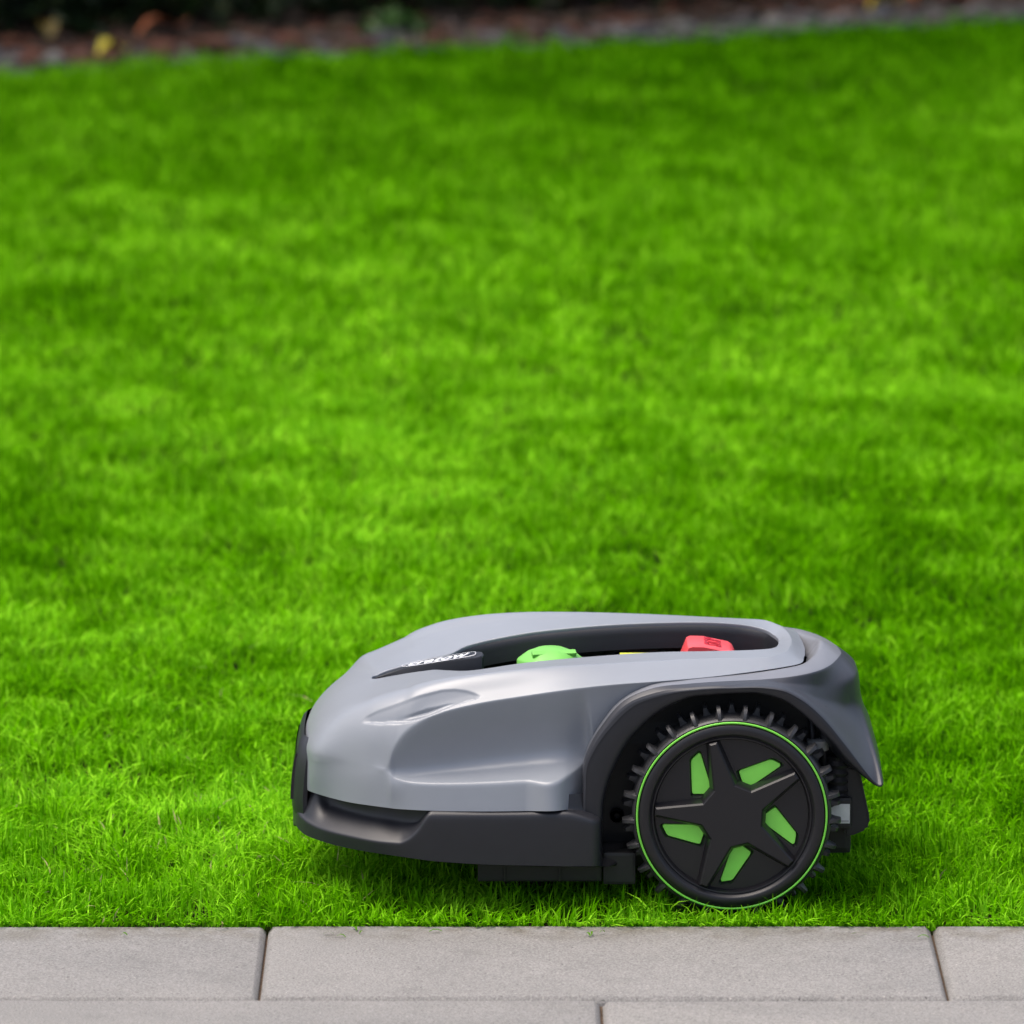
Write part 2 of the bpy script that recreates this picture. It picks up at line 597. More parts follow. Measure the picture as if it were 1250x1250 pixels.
# blades along the kerb that flop forward over the stones
nE = 2600
xE = RNG.uniform(-1.2, 1.2, nE)
xE = xE[RNG.random(nE) < 0.25 + 0.9 * vnoise(xE + 11, xE * 0 + 3, 0.035, 77)]
nE = len(xE)
yE = PAVE_EDGE + RNG.uniform(-0.001, 0.008, nE)
hE = RNG.uniform(0.008, 0.019, nE)
LE, aE = RNG.uniform(0.5, 1.5, nE), RNG.normal(-math.pi / 2, 0.75, nE)
rowsE = []
for k in range(4):
    q = k / 3
    ww = 0.0012 * (1 - q ** 1.6) * RNG.uniform(0.7, 1.3, nE)
    bx, by = xE + np.cos(aE) * LE * hE * q ** 1.5, yE + np.sin(aE) * LE * hE * q ** 1.5
    bz = np.maximum(hE * (q - 0.45 * LE * q * q), -0.002) + 0.004
    rowsE += [np.stack([bx - np.sin(aE) * -ww, by - np.cos(aE) * ww, bz], 1), np.stack([bx + np.sin(aE) * -ww, by + np.cos(aE) * ww, bz + 0.0003], 1)]
VE = np.stack(rowsE, 1)
TE = (np.array([(0, 1, 3), (0, 3, 2), (2, 3, 5), (2, 5, 4), (4, 5, 7), (4, 7, 6)])[None] + (np.arange(nE) * 8)[:, None, None]).reshape(-1, 3)
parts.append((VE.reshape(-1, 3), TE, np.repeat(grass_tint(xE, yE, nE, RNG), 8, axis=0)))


def build_tris(name, parts, m, smooth=True):
    nv = sum(len(p[0]) for p in parts)
    V = np.concatenate([p[0] for p in parts])
    offs = np.cumsum([0] + [len(p[0]) for p in parts[:-1]])
    T = np.concatenate([p[1] + o for p, o in zip(parts, offs)])
    C = np.concatenate([p[2] for p in parts])
    me = bpy.data.meshes.new(name)
    me.vertices.add(nv)
    me.vertices.foreach_set('co', V.astype(np.float32).ravel())
    me.loops.add(len(T) * 3)
    me.loops.foreach_set('vertex_index', T.astype(np.int32).ravel())
    me.polygons.add(len(T))
    me.polygons.foreach_set('loop_start', np.arange(0, len(T) * 3, 3, dtype=np.int32))
    if smooth:
        me.polygons.foreach_set('use_smooth', np.ones(len(T), bool))
    me.update(calc_edges=True)
    at = me.attributes.new('tint', 'FLOAT_COLOR', 'POINT')
    at.data.foreach_set('color', np.concatenate([C, np.ones((len(C), 1))], 1).astype(np.float32).ravel())
    me.materials.append(m)
    o = bpy.data.objects.new(name, me)
    COL.objects.link(o)
    return o


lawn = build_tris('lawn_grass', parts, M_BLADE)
tag(lawn, 'short bright green grass of the mown lawn', None, None, 'stuff')

# a few clippings lying on the stones along the lawn's edge
nC = 16
cx_, cy_ = RNG.uniform(-0.55, 0.55, nC), PAVE_EDGE - RNG.uniform(0.004, 0.06, nC) ** 1.0
cV, cT, cC = [], [], []
for k in range(nC):
    a, L, w = RNG.uniform(0, 6.28), RNG.uniform(0.006, 0.016), RNG.uniform(0.0008, 0.0016)
    b0 = len(cV)
    for q in range(4):
        f = q / 3 - 0.5
        ww = w * (1 - 0.7 * abs(2 * f))
        ca, sa = math.cos(a + f * 0.15), math.sin(a + f * 0.15)
        zz = PAVE_TOP + 0.0016 + 0.0022 * (0.25 - f * f) * 4
        cV += [(cx_[k] + ca * L * f - sa * ww, cy_[k] + sa * L * f + ca * ww, zz), (cx_[k] + ca * L * f + sa * ww, cy_[k] + sa * L * f - ca * ww, zz + 0.0004)]
        cC += [(0.09, 0.22, 0.01)] * 2
    for q in range(3):
        cT += [(b0 + 2 * q, b0 + 2 * q + 1, b0 + 2 * q + 3), (b0 + 2 * q, b0 + 2 * q + 3, b0 + 2 * q + 2)]
clip_ = build_tris('grass_clippings', [(np.array(cV), np.array(cT), np.array(cC))], M_BLADE)
tag(clip_, 'tiny cut blades of grass lying on the stones', None, None, 'stuff')

# ---- gravel strip, bark and hedge behind the lawn
ICO = bmesh.new()
bmesh.ops.create_icosphere(ICO, subdivisions=1, radius=1)
ICO_V = np.array([v.co[:] for v in ICO.verts])
ICO_T = np.array([[v.index for v in f.verts] for f in ICO.faces])
ICO.free()


def along_edge(s, t):
    """s metres along the lawn's far edge from the middle of the picture, t metres beyond it"""
    mid = (EDGE_A + EDGE_B) / 2
    return mid.x + EDGE_DIR.x * s + EDGE_N.x * t, mid.y + EDGE_DIR.y * s + EDGE_N.y * t


def pebbles(n, s0, s1, t0, t1, size, flat, cols, z0, seed):
    r = np.random.default_rng(seed)
    s, t = r.uniform(s0, s1, n), r.uniform(t0, t1, n)
    x, y = along_edge(s, t)
    sz = size * np.clip(r.lognormal(0, 0.35, n), 0.4, 2.2)
    sc = sz[:, None] * np.stack([r.uniform(0.7, 1.3, n), r.uniform(0.6, 1.2, n), flat * r.uniform(0.6, 1.2, n)], 1)
    a = r.uniform(0, 2 * math.pi, n)
    v = ICO_V[None] * (1 + r.normal(0, 0.12, (n, len(ICO_V), 1))) * sc[:, None]
    X = v[:, :, 0] * np.cos(a)[:, None] - v[:, :, 1] * np.sin(a)[:, None] + x[:, None]
    Y = v[:, :, 0] * np.sin(a)[:, None] + v[:, :, 1] * np.cos(a)[:, None] + y[:, None]
    Z = v[:, :, 2] + (z0 + sc[:, 2] * 0.5 * r.uniform(0.2, 1.8, n))[:, None]
    T = (ICO_T[None] + (np.arange(n) * len(ICO_V))[:, None, None]).reshape(-1, 3)
    cc = np.array(cols)[r.integers(0, len(cols), n)] * r.uniform(0.6, 1.3, (n, 1))
    return np.stack([X, Y, Z], 2).reshape(-1, 3), T, np.repeat(cc, len(ICO_V), 0)


gv = [pebbles(8000, -4.6, 4.6, -0.02, 0.22, 0.013, 0.7, [(0.052, 0.052, 0.057), (0.036, 0.037, 0.042), (0.078, 0.076, 0.075), (0.04, 0.030, 0.027)], 0.0, 51)]
gravel = build_tris('gravel', gv, M_STONE, False)
tag(gravel, 'strip of grey gravel between the lawn and the hedge', None, None, 'stuff')
bk = [pebbles(9500, -4.8, 4.8, 0.18, 1.3, 0.022, 0.35, [(0.030, 0.012, 0.005), (0.055, 0.018, 0.008), (0.015, 0.008, 0.005), (0.03, 0.019, 0.011)], 0.002, 52),
      pebbles(700, -2.6, 0.2, 0.03, 0.3, 0.02, 0.3, [(0.085, 0.030, 0.018), (0.05, 0.019, 0.010), (0.025, 0.013, 0.008)], 0.012, 53)]
bark = build_tris('bark_mulch', bk, M_STONE, False)
tag(bark, 'reddish brown bark and dead leaves under the hedge', None, None, 'stuff')

# hedge: stems and a deep mass of small leaves
hx, hy = along_edge(0, 0.62)
hedge = bpy.data.objects.new('hedge', None)
COL.objects.link(hedge)
hedge.location = (hx, hy, 0)
tag(hedge, 'dark evergreen hedge in deep shade beyond the gravel, unseen top raised to shade the lawn', 'hedge')
M_BARKW = mat('hedge_wood', (0.035, 0.024, 0.016), 0.85, 0.2, var=0.4, scale=40)
for k in range(16):
    s = -4.9 + k * 0.65 + random.uniform(-0.12, 0.12)
    x, y = along_edge(s, 1.15 + random.uniform(-0.12, 0.12))
    bm = bmesh.new()
    base_ = Vector((x - hx, y - hy, -0.02))
    tube_bm(bm, [base_, base_ + Vector((random.uniform(-.04, .04), 0, 0.3)), base_ + Vector((random.uniform(-.1, .1), 0.02, 1.3)), base_ + Vector((0, 0, 2.3))], [0.045, 0.034, 0.024, 0.008], 8)
    for q in range(5):
        z = 0.2 + q * 0.36
        a = random.uniform(0, 6.28)
        st = base_ + Vector((0, 0, z))
        tube_bm(bm, [st, st + Vector((math.cos(a) * 0.2, math.sin(a) * 0.2, 0.16)), st + Vector((math.cos(a) * 0.42, math.sin(a) * 0.42, 0.36))], [0.014, 0.009, 0.003], 5)
    from_bm('stem', bm, M_BARKW, hedge)


def leaf_cards(n, s0, s1, t0, t1, z0, z1, size, cols, seed):
    r = np.random.default_rng(seed)
    s = r.uniform(s0, s1, n)
    z = z0 + (z1 - z0) * r.random(n)
    bulge = 0.22 * vnoise(s + 30, z + 30, 0.35, seed + 1) + 0.1 * vnoise(s + 30, z + 30, 0.12, seed + 2)
    t = t0 + bulge + (t1 - t0) * r.random(n) ** 1.6
    x, y = along_edge(s, t)
    L = size * r.uniform(0.7, 1.5, n)
    a, e, ro = r.uniform(0, 6.283, n), r.normal(-0.3, 0.6, n), r.uniform(0, 6.283, n)
    d = np.stack([np.cos(a) * np.cos(e), np.sin(a) * np.cos(e), np.sin(e)], 1)
    q = np.cross(d, r.normal(0, 1, (n, 3)))
    q /= np.linalg.norm(q, axis=1)[:, None] + 1e-9
    c = np.stack([x - hx, y - hy, z], 1)
    nrm = np.cross(d, q)
    V = np.stack([c - d * L[:, None], c + q * L[:, None] * 0.42 + nrm * L[:, None] * 0.12, c + d * L[:, None], c - q * L[:, None] * 0.42 + nrm * L[:, None] * 0.12], 1).reshape(-1, 3)
    T = (np.array([(0, 1, 2), (0, 2, 3)])[None] + (np.arange(n) * 4)[:, None, None]).reshape(-1, 3)
    C = np.repeat(np.array(cols)[r.integers(0, len(cols), n)] * r.uniform(0.6, 1.35, (n, 1)), 4, 0)
    return V, T, C


GC = [(0.012, 0.030, 0.007), (0.018, 0.042, 0.008), (0.010, 0.024, 0.007), (0.022, 0.034, 0.008)]
fo = [leaf_cards(48000, -5.5, 5.5, 0.36, 1.3, 0.0, 0.70, 0.026, GC, 61),
      leaf_cards(56000, -5.5, 5.5, 0.58, 1.9, 0.4, 2.4, 0.046, GC, 62)]  # unseen upper leaves, height chosen to block sky light from the far lawn
fol = build_tris('foliage', fo, M_LEAF, False)
fol.parent = hedge

# bushy dark plants in front of the hedge's foot
def low_plant(s, t, n, hgt, rad, size, cols, label, seed):
    x, y = along_edge(s, t)
    e = bpy.data.objects.new('shrub', None)
    COL.objects.link(e)
    e.location = (x, y, 0)
    tag(e, label, 'shrub')
    r = np.random.default_rng(seed)
    ph, th = r.uniform(0, 6.283, n), np.arccos(r.uniform(-0.1, 1, n))
    rr = rad * r.random(n) ** 0.4
    P = np.stack([rr * np.sin(th) * np.cos(ph), rr * np.sin(th) * np.sin(ph), 0.015 + hgt * (rr / rad) * np.cos(th).clip(0)], 1)
    d = r.normal(0, 1, (n, 3))
    d[:, 2] *= 0.5
    d /= np.linalg.norm(d, axis=1)[:, None]
    q = np.cross(d, r.normal(0, 1, (n, 3)))
    q /= np.linalg.norm(q, axis=1)[:, None]
    L = size * r.uniform(0.7, 1.4, (n, 1))
    nr = np.cross(d, q)
    V = np.stack([P - d * L, P + q * L * 0.5 + nr * L * 0.15, P + d * L, P - q * L * 0.5 + nr * L * 0.15], 1).reshape(-1, 3)
    T = (np.array([(0, 1, 2), (0, 2, 3)])[None] + (np.arange(n) * 4)[:, None, None]).reshape(-1, 3)
    C = np.repeat(np.array(cols)[r.integers(0, len(cols), n)] * r.uniform(0.6, 1.3, (n, 1)), 4, 0)
    f = build_tris('foliage', [(V, T, C)], M_LEAF, False)
    f.parent = e
    bm = bmesh.new()
    for k in range(5):
        a = k * 1.26
        tube_bm(bm, [(0, 0, -0.01), (math.cos(a) * rad * 0.3, math.sin(a) * rad * 0.3, hgt * 0.45), (math.cos(a) * rad * 0.6, math.sin(a) * rad * 0.6, hgt * 0.8)], [0.004, 0.003, 0.001], 5)
    from_bm('stem', bm, M_BARKW, e)


GL = [(0.03, 0.09, 0.012), (0.045, 0.12, 0.015), (0.02, 0.06, 0.01)]

# ---- single fallen leaves
def fallen_leaf(name, px, py, L, colr, label, rot, z=0.012):
    p = on_ground(px, py)
    bm = bmesh.new()
    n = 10
    spine = [bm.verts.new((L * (i / n - 0.5), 0, 0.010 * math.sin(math.pi * i / n))) for i in range(n + 1)]
    for sgn in (-1, 1):
        side = [bm.verts.new((L * (i / n - 0.5), sgn * L * 0.3 * math.sin(math.pi * (i / n) ** 0.8) * (1 + 0.12 * (i % 2)), 0.010 * math.sin(math.pi * i / n) + 0.016 * math.sin(math.pi * i / n))) for i in range(n + 1)]
        for i in range(n):
            try:
                bm.faces.new((spine[i], spine[i + 1], side[i + 1], side[i]))
            except ValueError:
                pass
    tube_bm(bm, [(L * 0.5, 0, 0), (L * 0.75, 0.004, 0.006)], 0.0012, 5)
    o = from_bm(name, bm, mat('fallen_leaf_' + str(int(px)), colr, 0.55, 0.3, var=0.25, scale=60))
    o.location = (p.x, p.y, z)
    o.rotation_euler = (random.uniform(-.3, .3), random.uniform(-.4, .2), rot)
    tag(o, label, 'leaf', 'fallen leaves on the gravel strip')


fallen_leaf('fallen_leaf', 135, 79, 0.054, (0.36, 0.31, 0.015), 'bright yellow fallen leaf on the gravel edge at the far left', 0.6, 0.02)
fallen_leaf('fallen_leaf', 1077, 22, 0.060, (0.38, 0.29, 0.015), 'bright yellow fallen leaf on the gravel at the far right', 0.3, 0.02)
fallen_leaf('fallen_leaf', 192, 52, 0.081, (0.38, 0.13, 0.06), 'large orange brown fallen leaf lying among the bark on the left', 0.2, 0.02)
fallen_leaf('fallen_leaf', 1092, 7, 0.092, (0.30, 0.10, 0.025), 'rusty orange fallen leaf under the hedge above the right yellow leaf', 2.6, 0.02)
fallen_leaf('fallen_leaf', 915, 8, 0.054, (0.30, 0.20, 0.02), 'dull yellow fallen leaf in the shade under the hedge', 1.2, 0.02)
fallen_leaf('fallen_leaf', 57, 54, 0.054, (0.11, 0.08, 0.015), 'ochre fallen leaf in the shade at the far left of the bark', 1.9, 0.02)
low_plant(along := -0.15, 0.24, 130, 0.05, 0.07, 0.014, GL, 'small green weed growing in the gravel strip', 71)
low_plant(-0.42, 0.95, 260, 0.30, 0.2, 0.03, GL, 'leafy green shoot at the foot of the dark hedge', 72)

# ================================================================== THE MOWER
mower = bpy.data.objects.new('robot_mower', None)
COL.objects.link(mower)
tag(mower, 'grey and charcoal robot lawn mower with green trimmed wheels standing on the lawn', 'robot mower')


def mir(p):
    return (p[0], 2 * YC - p[1], p[2])


def full(near, far=None):
    """a line round the whole machine: far end, nose centre, near end"""
    far = [mir(p) for p in near] if far is None else far
    return [f for f in far[::-1]][:-1] + list(near)


# --- body shell: contour lines, nose centre first
T3 = [p3(371.5, YC, .142), p3(372, .13, .142), p3(374.5, .095, .142), p3(387, .066, .142), p3(420, .0475, .1425), p3(450, .0298, .1415),
      pt(473, 934, .0195), pt(480, 914, .0195), pt(496, 893, .0190), pt(515, 880, .0187), pt(540, 870, .0188), pt(580, 860, .0195), pt(640, 850, .0205), pt(690, 842.5, .021), pt(709, 840, .022),
      pt(745, 836, .024), pt(800, 832, .028), pt(870, 826, .042), pt(920, 820, .056), pt(954, 815, .072), pt(976, 810.5, .092), pt(982, 802, .13), pt(983, 792, YC)]
T2 = [p3(371.2, YC, .130), p3(371.7, .13, .130), p3(374, .095, .130), p3(386, .068, .131), p3(420, .0462, .1335), p3(450, .0285, .1358),
      pt(473, 940, .0188), pt(484, 944.5, .0200), pt(502, 946, .023), pt(522, 943.5, .0265), pt(545, 941.5, .029), pt(580, 937.5, .031), pt(640, 930, .033), pt(690, 924.5, .035), pt(714, 922, .040)]
T1 = [p3(371, YC, .118), p3(371.5, .13, .118), p3(373.5, .095, .118), p3(385, .070, .119), p3(420, .0450, .1245), p3(450, .0272, .1300),
      pt(473, 945.5, .0175), pt(482, 950, .0147), pt(497, 954.3, .0112), pt(515, 956, .0082), pt(540, 956.5, .0061), pt(580, 956, .005), pt(640, 953.5, .005), pt(688, 950.5, .006), pt(713, 931, .036)]
T0 = [p3(371, YC, .103), p3(371.5, .13, .103), p3(373, .096, .103), pt(384, 968, .074), pt(420, 978, .0432), pt(450, 983, .0250),
      pt(473, 986, .0148), pt(482, 987.2, .0116), pt(496, 988.2, .0078), pt(515, 989.2, .0042), pt(540, 990, .0016), pt(580, 990.5, .000), pt(640, 990, .000), pt(690, 988.5, .002), pt(710, 984, .032)]
for L, dy, dz in ((T2, .03, .012), (T1, .035, .02), (T0, .04, .03)):
    for k in range(15, 23):
        a = T3[k]
        L.append((a[0] - (0.0 if k < 19 else 0.02), min(a[1] + dy, YC), a[2] - dz))
T2[15], T2[16], T2[17] = pt(748, 884, .039), pt(800, 848, .038), pt(870, 837, .052)
Rg = [p3(404, YC, .176), p3(405, .13, .176), p3(409, .10, .177), p3(420, .080, .181), p3(440, .064, .1875), p3(462, .055, .195),
      p3(485, .050, .2015), p3(495, .048, .204), p3(508, .046, .207), p3(524, .044, .2105), p3(546, .043, .2145), p3(582, .043, .2195), p3(640, .045, .2245), p3(690, .049, .227), p3(709, .051, .2275),
      p3(745, .057, .228), pt(800, 806.5, .066), pt(870, 803.5, .074), pt(915, 803, .079), pt(942, 801.5, .087), pt(957, 796.5, .108), pt(964.5, 789, .138), pt(966.5, 780.5, YC)]
H2 = [pt(454, 826.8, YC), pt(454.4, 827.6, YC - .004), pt(456, 828.2, YC - .0075), pt(461, 827.8, YC - .0095), pt(470, 826.2, YC - .0115), pt(482, 824, YC - .0155),
      pt(496, 821.6, YC - .020), pt(504, 820.4, YC - .023), pt(516, 818.8, YC - .028), pt(530, 817.2, YC - .033), pt(545, 818, YC - .040), pt(572, 818.5, YC - .057), pt(640, 809, YC - .066), pt(690, 804, YC - .067), pt(709, 802.3, YC - .067),
      pt(745, 799.5, YC - .067), pt(800, 796, YC - .067), pt(870, 794.5, YC - .067), pt(915, 793.3, YC - .066), pt(938, 791.8, YC - .058), pt(946, 790, YC - .046), pt(949.5, 786.8, YC - .025), pt(950.5, 782.5, YC)]
RgF = [mir(p) for p in Rg]
for k, (a, b_) in {4: (440, 800), 5: (460, 791), 6: (483, 780.5), 7: (493, 776), 8: (506, 770.5), 9: (522, 764.5), 10: (544, 758), 11: (580, 751.5), 12: (638, 747.2), 13: (688, 746.8), 14: (707, 747), 15: (742, 747.8), 16: (796, 749.7), 17: (864, 753), 18: (908, 755.2), 19: (934, 757), 20: (950, 763), 21: (961, 771)}.items():
    RgF[k] = pt(a, b_, 2 * YC - Rg[k][1])
H2F = [mir(p) for p in H2]
for k, (a, b_) in {4: (465, 821), 5: (476, 817), 6: (490, 813), 7: (499, 810.5), 8: (512, 806.7), 9: (527, 803), 10: (547, 799), 11: (572, 787.5), 12: (640, 773), 13: (690, 767), 14: (709, 765.2), 15: (745, 762.5), 16: (800, 760), 17: (870, 759.7), 18: (912, 763.2), 19: (934, 768.5), 20: (943, 774), 21: (949, 779)}.items():
    H2F[k] = pt(a, b_, 2 * YC - H2[k][1])


def drop(L, dz, toward=0.0):
    out = []
    for p in L:
        out.append((p[0], p[1] + (YC - p[1]) * toward, p[2] - dz))
    return out


def between(A, B):
    out = []
    for k, (a, b_) in enumerate(zip(A, B)):
        up = (0.0022 if k < 11 else 0.0) * min(1, 1.2 - k / 12)
        out.append(tuple(a[i] + (b_[i] - a[i]) * .33 + (up if i == 2 else 0) for i in range(3)))
    return out


def shoulder(A, B, mirror=False):
    s_ = -1 if not mirror else 1
    out = []
    for k, (a, b_) in enumerate(zip(A, B)):
        f = .40 if k < 4 else .35
        p = [a[i] + (b_[i] - a[i]) * f for i in range(3)]
        w = (1.0 if k < 8 else 0.45 if k == 8 else 0.0)
        if k < 4:
            p[0] -= .0022
            p[1] += s_ * .0015
            p[2] += .0020
        else:
            p[1] += s_ * .0042 * w
            p[2] += .0022 * w
        out.append(tuple(p))
    ex = {4: (425, .0540, .1675), 5: (453, .0370, .1705), 6: (475, .0272, .1720)}
    for k, (px, y, z) in ex.items():
        q = p3(px, y, z)
        out[k] = (q[0], 2 * YC - y, z) if mirror else q
    return out


def tuck(L, F=False):
    # the shoulder sits a little under the traced outline, the rounding lifts it back
    return [(p[0], p[1], p[2] - (0.0015 if k < 8 else 0)) for k, p in enumerate(L)]


Rg, RgF = tuck(Rg), tuck(RgF)
lines = [full(T0), full(T1), full(T2), full(T3), full(shoulder(T3, Rg), shoulder([mir(p) for p in T3], RgF, True)), full(Rg, RgF), full(between(Rg, H2), between(RgF, H2F)), full(H2, H2F), full(drop(H2, .004, -.01), drop(H2F, .004, -.01))]
def lk(vals):
    near = list(np.interp(range(23), [q[0] for q in vals], [q[1] for q in vals]))
    return near[::-1][:-1] + near


LCR = [lk([(0, 0), (22, 0)]), lk([(0, 0), (5.8, 0), (8.2, 1), (22, 1)]), lk([(0, 0), (5.8, 0), (8.5, .35), (22, .6)]), lk([(0, 0), (5.8, 0), (8, 1), (22, 1)]),
       lk([(0, 0), (22, 0)]), lk([(0, 0), (10, 0), (15, .75), (22, .85)]), lk([(0, 0), (22, 0)]), lk([(0, 1), (22, 1)]), lk([(0, 1), (22, 1)])]
DENS = lk([(0, 1.2), (3, 1.4), (4, 3), (12, 3), (13, 1.2), (22, 1)])
NV = [10, 14, 30, 18, 30, 20, 34, 4]
G = loft(lines, 3, 1250, NV, None, smooth=1, lcr=LCR, dens=DENS)
JT2, JT3, JH2 = NV[0] + NV[1], sum(NV[:3]), sum(NV[:7])
# a soft fillet where the scoop's ledge meets its wall
wf = np.exp(-((np.arange(G.shape[1]) - JT2 - 1) / 4.5) ** 2)[None, :, None]
for _ in range(24):
    L_ = G.copy()
    L_[:, 1:-1] = 0.5 * G[:, 1:-1] + 0.25 * (G[:, :-2] + G[:, 2:])
    G = G + (L_ - G) * wf
# the hood's nose flows without ridges
rfx = np.asarray(full(T3))
tk = np.concatenate([[0], np.cumsum(np.maximum(np.linalg.norm(rfx[1:] - rfx[:-1], axis=1), 0.004))])
fine = np.linspace(0, tk[-1], 4000)
cdn = np.cumsum(np.interp(fine, tk, DENS))
kk = np.abs(np.interp(np.interp(np.linspace(cdn[0], cdn[-1], G.shape[0]), cdn, fine), tk, np.arange(len(tk)) - 22))
wu = np.clip((9.5 - kk) / 3.5, 0, 1)[:, None, None]
jj = np.arange(G.shape[1])
wv = (np.clip((jj - JT3 + 22) / 14, 0, 1) * (jj < JH2) * np.clip((JH2 + 0.0 - jj) / 6, 0, 1))[None, :, None]
wt = wu * wv
wt = wt * np.clip((JH2 + 2 - jj) / 12, 0, 1)[None, :, None]
for _ in range(40):
    L_ = G.copy()
    L_[1:-1, 1:-1] = 0.25 * (G[:-2, 1:-1] + G[2:, 1:-1] + G[1:-1, :-2] + G[1:-1, 2:])
    G = G + (L_ - G) * wt


# the leaf-shaped vent pressed into the near and the far shoulder
def in_frame(P):
    cp, sp = math.cos(PITCH), math.sin(PITCH)
    dy_, dz_ = P[..., 1] - CAM_Y, P[..., 2] - CAM_Z
    fw = dy_ * cp - dz_ * sp
    return HALF + F_PX * P[..., 0] / fw, HALF - F_PX * (dy_ * sp + dz_ * cp) / fw


def vent(G):
    near = G.copy()
    far = G.copy()
    far[..., 1] = 2 * YC - far[..., 1]
    for src in (near, far):
        px, py = in_frame(src)
        ok = (src[..., 1] < YC - 0.03)
        top = np.interp(px, [441, 446, 460, 480, 510, 540, 556, 570, 580, 588], [881, 875, 868, 861, 850, 842.5, 841.5, 843.5, 846.5, 849.5])
        mid = np.interp(px, [441, 467, 490, 520, 545, 565, 582, 588], [882, 882, 874.5, 863.5, 857.5, 854.5, 853, 850])
        bot = np.interp(px, [441, 467, 480, 492, 500, 512, 523, 540, 555, 569, 583, 588], [882.3, 882.6, 882.7, 882.4, 881, 877.5, 873.8, 867, 861.5, 856.5, 852.3, 850])
        ok &= (px > 441) & (px < 588)
        inside_u = ok & (py > top) & (py <= mid)
        inside_l = ok & (py > mid) & (py < bot)
        ends = np.clip((px - 441) / 10, 0, 1) * np.clip((588 - px) / 10, 0, 1)
        du_ = np.clip(py - top, 0, None)
        dl_ = np.clip(bot - py, 0, None)
        dup = np.minimum(0.00019 * du_ + 0.0009 * np.clip(du_ / 1.2, 0, 1), .0060)
        dlo = np.minimum(0.00072 * dl_, .0080)
        st_ = np.clip((py - mid) / 1.6 + 0.3, 0, 1)
        st_ = st_ * st_ * (3 - 2 * st_)
        # only where the slit is open does the lower face lie behind the upper one
        dep = np.where(ok & (py > top) & (py < bot), dup * (1 - st_) + np.minimum(np.maximum(dlo, dup * np.clip(dl_ / 2.5, 0, 1)), .0085) * st_, 0) * ends
        if src is near:
            d1 = dep
        else:
            d2 = dep
    for _ in range(2):
        for dd in (d1, d2):
            dd[1:-1, 1:-1] = 0.4 * dd[1:-1, 1:-1] + 0.15 * (dd[:-2, 1:-1] + dd[2:, 1:-1] + dd[1:-1, :-2] + dd[1:-1, 2:])
    # pushed inwards and down along the surface's own slope
    du = np.gradient(G, axis=0)
    dv = np.gradient(G, axis=1)
    n = np.cross(du, dv)
    n /= np.linalg.norm(n, axis=2, keepdims=True) + 1e-12
    cen = np.array([0.0, YC, 0.12])
    sgn = np.sign(np.sum(n * (G - cen), axis=2, keepdims=True))
    return G - n * sgn * (d1 + d2)[..., None]


G = vent(G)
body = grid_obj('body_shell', G, M_BODY, mower)

# --- liner wall inside the top opening, dark well below it
lin = [full(drop(H2, .004, .03), drop(H2F, .004, .03)), full(drop(H2, .012, .05), drop(H2F, .012, .05)), full(drop(H2, .025, .07), drop(H2F, .025, .07))]
k0 = 10
n_half = len(H2)
lin = [l[:n_half - k0] + l[n_half - 1 + k0:] for l in lin]
def liner_half(Hl, far):
    ls = [drop(Hl, .003, .012), drop(Hl, .005, .03), drop(Hl, .014, .05), drop(Hl, .024, .06)]
    return ls
Lf = list(zip(*[full(a, b_) for a, b_ in zip(liner_half(H2, 0), liner_half(H2F, 1))]))
Lf = [list(l) for l in zip(*Lf)]
grid_obj('opening_liner', loft(Lf, 0, 260, [2, 4, 4], None), M_CHAR, mower, 60)
xa, xb = pt(500, 800, YC)[0], pt(960, 800, YC)[0]
bm = bmesh.new()
for q in (((xa, .07, .15), (xb - .02, .07, .15), (xb - .02, .28, .15), (xa, .28, .15)),
          ((xa + .05, .28, .15), (xb - .02, .28, .15), (xb - .02, .275, .20), (xa + .05, .275, .19)),
          ((xa + .05, .07, .15), (xb - .02, .07, .15), (xb - .02, .075, .20), (xa + .05, .075, .19))):
    bm.faces.new([bm.verts.new(p) for p in q])
from_bm('well_floor', bm, M_BLACK, mower, False)

# --- name badge on the hood
bt = [pt(457, 826.5, YC), pt(491, 816.0, YC - .010), pt(540, 808.0, YC - .016), pt(583, 802.8, YC - .019), pt(588.5, 800.8, YC - .017), pt(590.5, 798.5, YC - .009),
      pt(590, 796.8, YC), pt(589, 795.8, YC + .008), pt(585, 795.3, YC + .0145), pt(547, 800.5, YC + .0125), pt(507, 808.8, YC + .010), pt(480, 816.5, YC + .006)]
bm = bmesh.new()
cb = Vector((0, 0, 0))
for p in bt:
    cb += Vector(p) / len(bt)
rings = []
for ins, dz in ((0.0, -.022), (0.0, -.0012), (0.03, 0.0)):
    rings.append([bm.verts.new((p[0] + (cb.x - p[0]) * ins, p[1] + (cb.y - p[1]) * ins, p[2] + dz)) for p in bt])
for A, B in zip(rings, rings[1:]):
    for i in range(len(bt)):
        bm.faces.new((A[i], A[(i + 1) % len(bt)], B[(i + 1) % len(bt)], B[i]))
bm.faces.new(rings[-1])
badge = from_bm('badge', bm, M_CHAR, mower, True, 40)

# floor of the badge slot
fl = []
for k in range(0, 11):
    a, b_ = H2[k], H2F[k]
    fl.append([(a[0], a[1], a[2] - .010), (b_[0], b_[1], b_[2] - .010)])
grid_obj('badge_slot', np.array(fl), M_CHAR, mower, merge=1e-6)


def text_mesh(txt, size, bold=0.0, extrude=0.0003):
    cu = bpy.data.curves.new('lettering', 'FONT')
    cu.body = txt
    cu.size = size
    cu.align_x, cu.align_y = 'CENTER', 'CENTER'
    cu.offset = bold
    cu.extrude = extrude
    cu.resolution_u = 3
    tmp = bpy.data.objects.new('lettering', cu)
    COL.objects.link(tmp)
    dg = bpy.context.evaluated_depsgraph_get()
    me = bpy.data.meshes.new_from_object(tmp.evaluated_get(dg))
    bpy.data.objects.remove(tmp)
    return me


